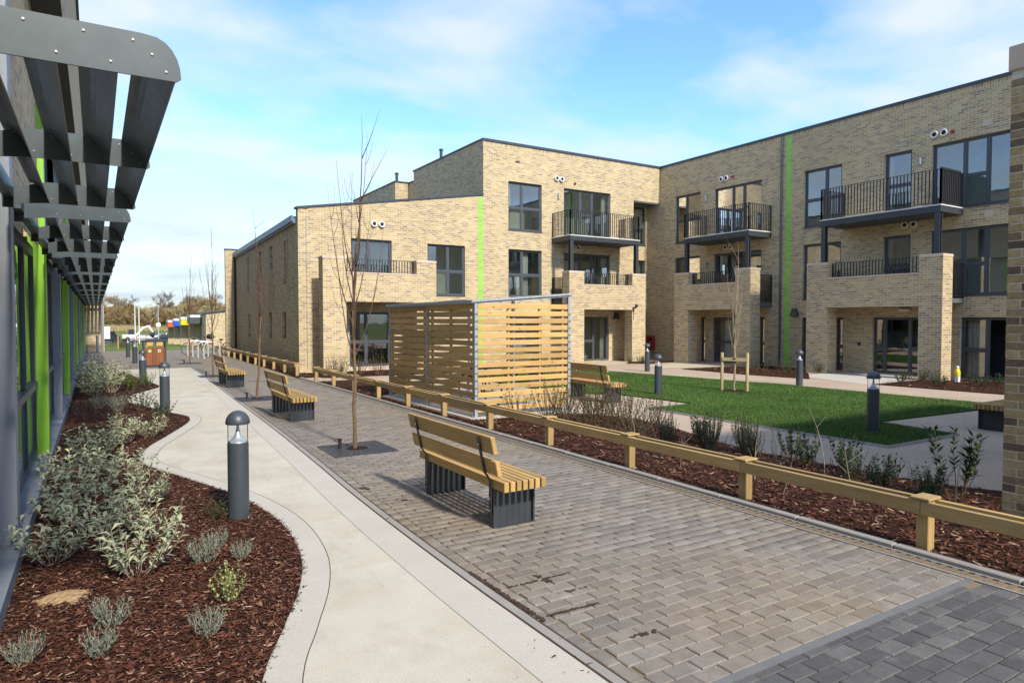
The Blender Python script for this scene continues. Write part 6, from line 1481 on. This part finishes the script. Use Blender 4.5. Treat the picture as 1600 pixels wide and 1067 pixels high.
# the wood: a mass of bare brown thicket, with single taller trees standing out of it
def thicket(name, x0, x1, y0, y1, ntree, hmin, hmax, ntri, size, mat, seed):
    g = np.random.default_rng(seed); C_, rad, hue = [], [], []
    for _ in range(ntree):
        x, y = g.uniform(x0, x1), g.uniform(y0, y1); h = g.uniform(hmin, hmax) * (0.85 + 0.3 * math.sin(x * 0.21 + seed)); z = zg(y); w = h * g.uniform(0.28, 0.42); tt = g.random()
        for k in range(9):
            f = g.random(); a = g.random() * 6.28; rr = w * math.sqrt(g.random()) * (1.0 - 0.55 * f); C_.append((x + math.cos(a) * rr, y + math.sin(a) * rr, z + h * (0.18 + 0.72 * f))); rad.append((h * 0.13, h * 0.13, h * 0.17)); hue.append(tt)
    C_, rad, hue = np.array(C_), np.array(rad), np.array(hue)
    k = g.integers(0, len(C_), ntri); d = g.normal(0, 1, (ntri, 3)); d /= np.linalg.norm(d, axis=1)[:, None]; P = C_[k] + d * (g.random(ntri) ** 0.5)[:, None] * rad[k]
    a = d * 0.6 + g.normal(0, 0.5, (ntri, 3)) + [0, 0, 0.7]; a /= np.linalg.norm(a, axis=1)[:, None]; b = np.cross(a, g.normal(0, 1, (ntri, 3))); b /= np.linalg.norm(b, axis=1)[:, None]; s_ = size * (0.4 + g.random(ntri))[:, None]
    V = np.stack([P - a * s_, P + b * s_ * 0.13, P + a * s_], 1).reshape(-1, 3)
    return stuff(np_mesh(name, V, np.arange(ntri * 3).reshape(ntri, 3), mat, np.clip(hue[k] * 0.7 + g.random(ntri) * 0.3, 0, 1)))
o = thicket('bare_thicket', -60, 120, 220, 262, 330, 4.5, 9.0, 330000, 0.75, 'wood_tan', 8); tag(o, 'brown bare thicket filling the horizon behind the car park', 'wood')
o = thicket('golden_thicket', 27, 110, 212, 240, 110, 5.5, 9.5, 90000, 0.75, 'wood_gold', 9); tag(o, 'golden willow thicket behind the bungalow roofs', 'wood')
def far_tree(loc, h, seed, mat, label):
    g = random.Random(seed); t_ = thing('bare_tree', label, 'tree', loc, 'bare trees of the far wood'); X, Y, Z = loc; mb = MB(); cr = MB()
    mb.tube([(X, Y, Z - 0.3), (X + g.uniform(-.3, .3), Y, Z + h * 0.25), (X + g.uniform(-.4, .4), Y, Z + h * 0.5)], [0.28, 0.2, 0.13], 7); mb.build('trunk', 'bark_young', t_)
    def br(p, d, L_, r, n_):
        q = p + d * L_; mid = p + d * L_ * 0.5 + Vector((g.uniform(-.1, .1), g.uniform(-.1, .1), g.uniform(-.05, .1))) * L_; cr.tube([p, mid, q], [r, r * 0.75, r * 0.5], 3, False)
        if n_:
            for _ in range(g.choice((3, 4))):
                e = (d + Vector((g.uniform(-.8, .8), g.uniform(-.8, .8), g.uniform(-.25, .6)))).normalized(); br(mid.lerp(q, g.random()), e, L_ * g.uniform(.5, .75), max(r * 0.55, 0.028), n_ - 1)
    for k in range(6): a = k * 1.05 + g.random(); br(Vector((X, Y, Z + h * (0.24 + 0.045 * k))), Vector((math.cos(a) * 0.8, math.sin(a) * 0.8, 0.9)).normalized(), h * 0.27, 0.10, 4)
    cr.build('crown', mat, t_); return t_
simple('far_twig', (0.17, 0.15, 0.135), 0.9); simple('far_twig_gold', (0.38, 0.31, 0.16), 0.9)
for k, (x, y, h_, m_, l) in enumerate(((6.8, 226, 11.2, 'far_twig', 'bare grey tree above the thicket at the end of the sun shade'), (18.2, 239, 13.1, 'far_twig', 'bare grey tree above the wood over the excavator'), (25.0, 234, 12.5, 'far_twig', 'bare grey tree above the wood over the flag poles'), (32.5, 236, 12.2, 'far_twig', 'bare grey tree above the wood, left of the red canopy'),
                                     (13.6, 220, 9.4, 'far_twig_gold', 'tan bare tree in the wood behind the white van'), (28.8, 220, 9.0, 'far_twig_gold', 'tan bare tree in the wood behind the lamp post'), (43.9, 226, 11.9, 'far_twig_gold', 'pale bare tree rising behind the yellow and blue canopies'), (51.4, 236, 12.8, 'far_twig', 'dark bare tree behind the third young tree'), (60.5, 226, 13.1, 'far_twig_gold', 'pale bare tree just left of the low wing'), (21.2, 223, 8.5, 'far_twig_gold', 'low tan bare tree between the flag poles'), (37.8, 230, 10.2, 'far_twig_gold', 'tan bare tree above the red canopy'))): far_tree((x, y, zg(y)), h_ * 0.86, 300 + k, m_, l)

# drop prototypes that were never set out
for pz in sage + bright + dark + herb + loose + barb + rose + laur:
    if pz.name not in used:
        for ch in list(pz.children): bpy.data.objects.remove(ch)
        bpy.data.objects.remove(pz)

# copies that look alike are told apart by their order from the front
for label, items in placed.items():
    if len(items) > 1:
        for k, (y, x, o) in enumerate(sorted(items, key=lambda q: (q[0], q[1]))): o['label'] = f'{label}, {ORD[k]} from the front'
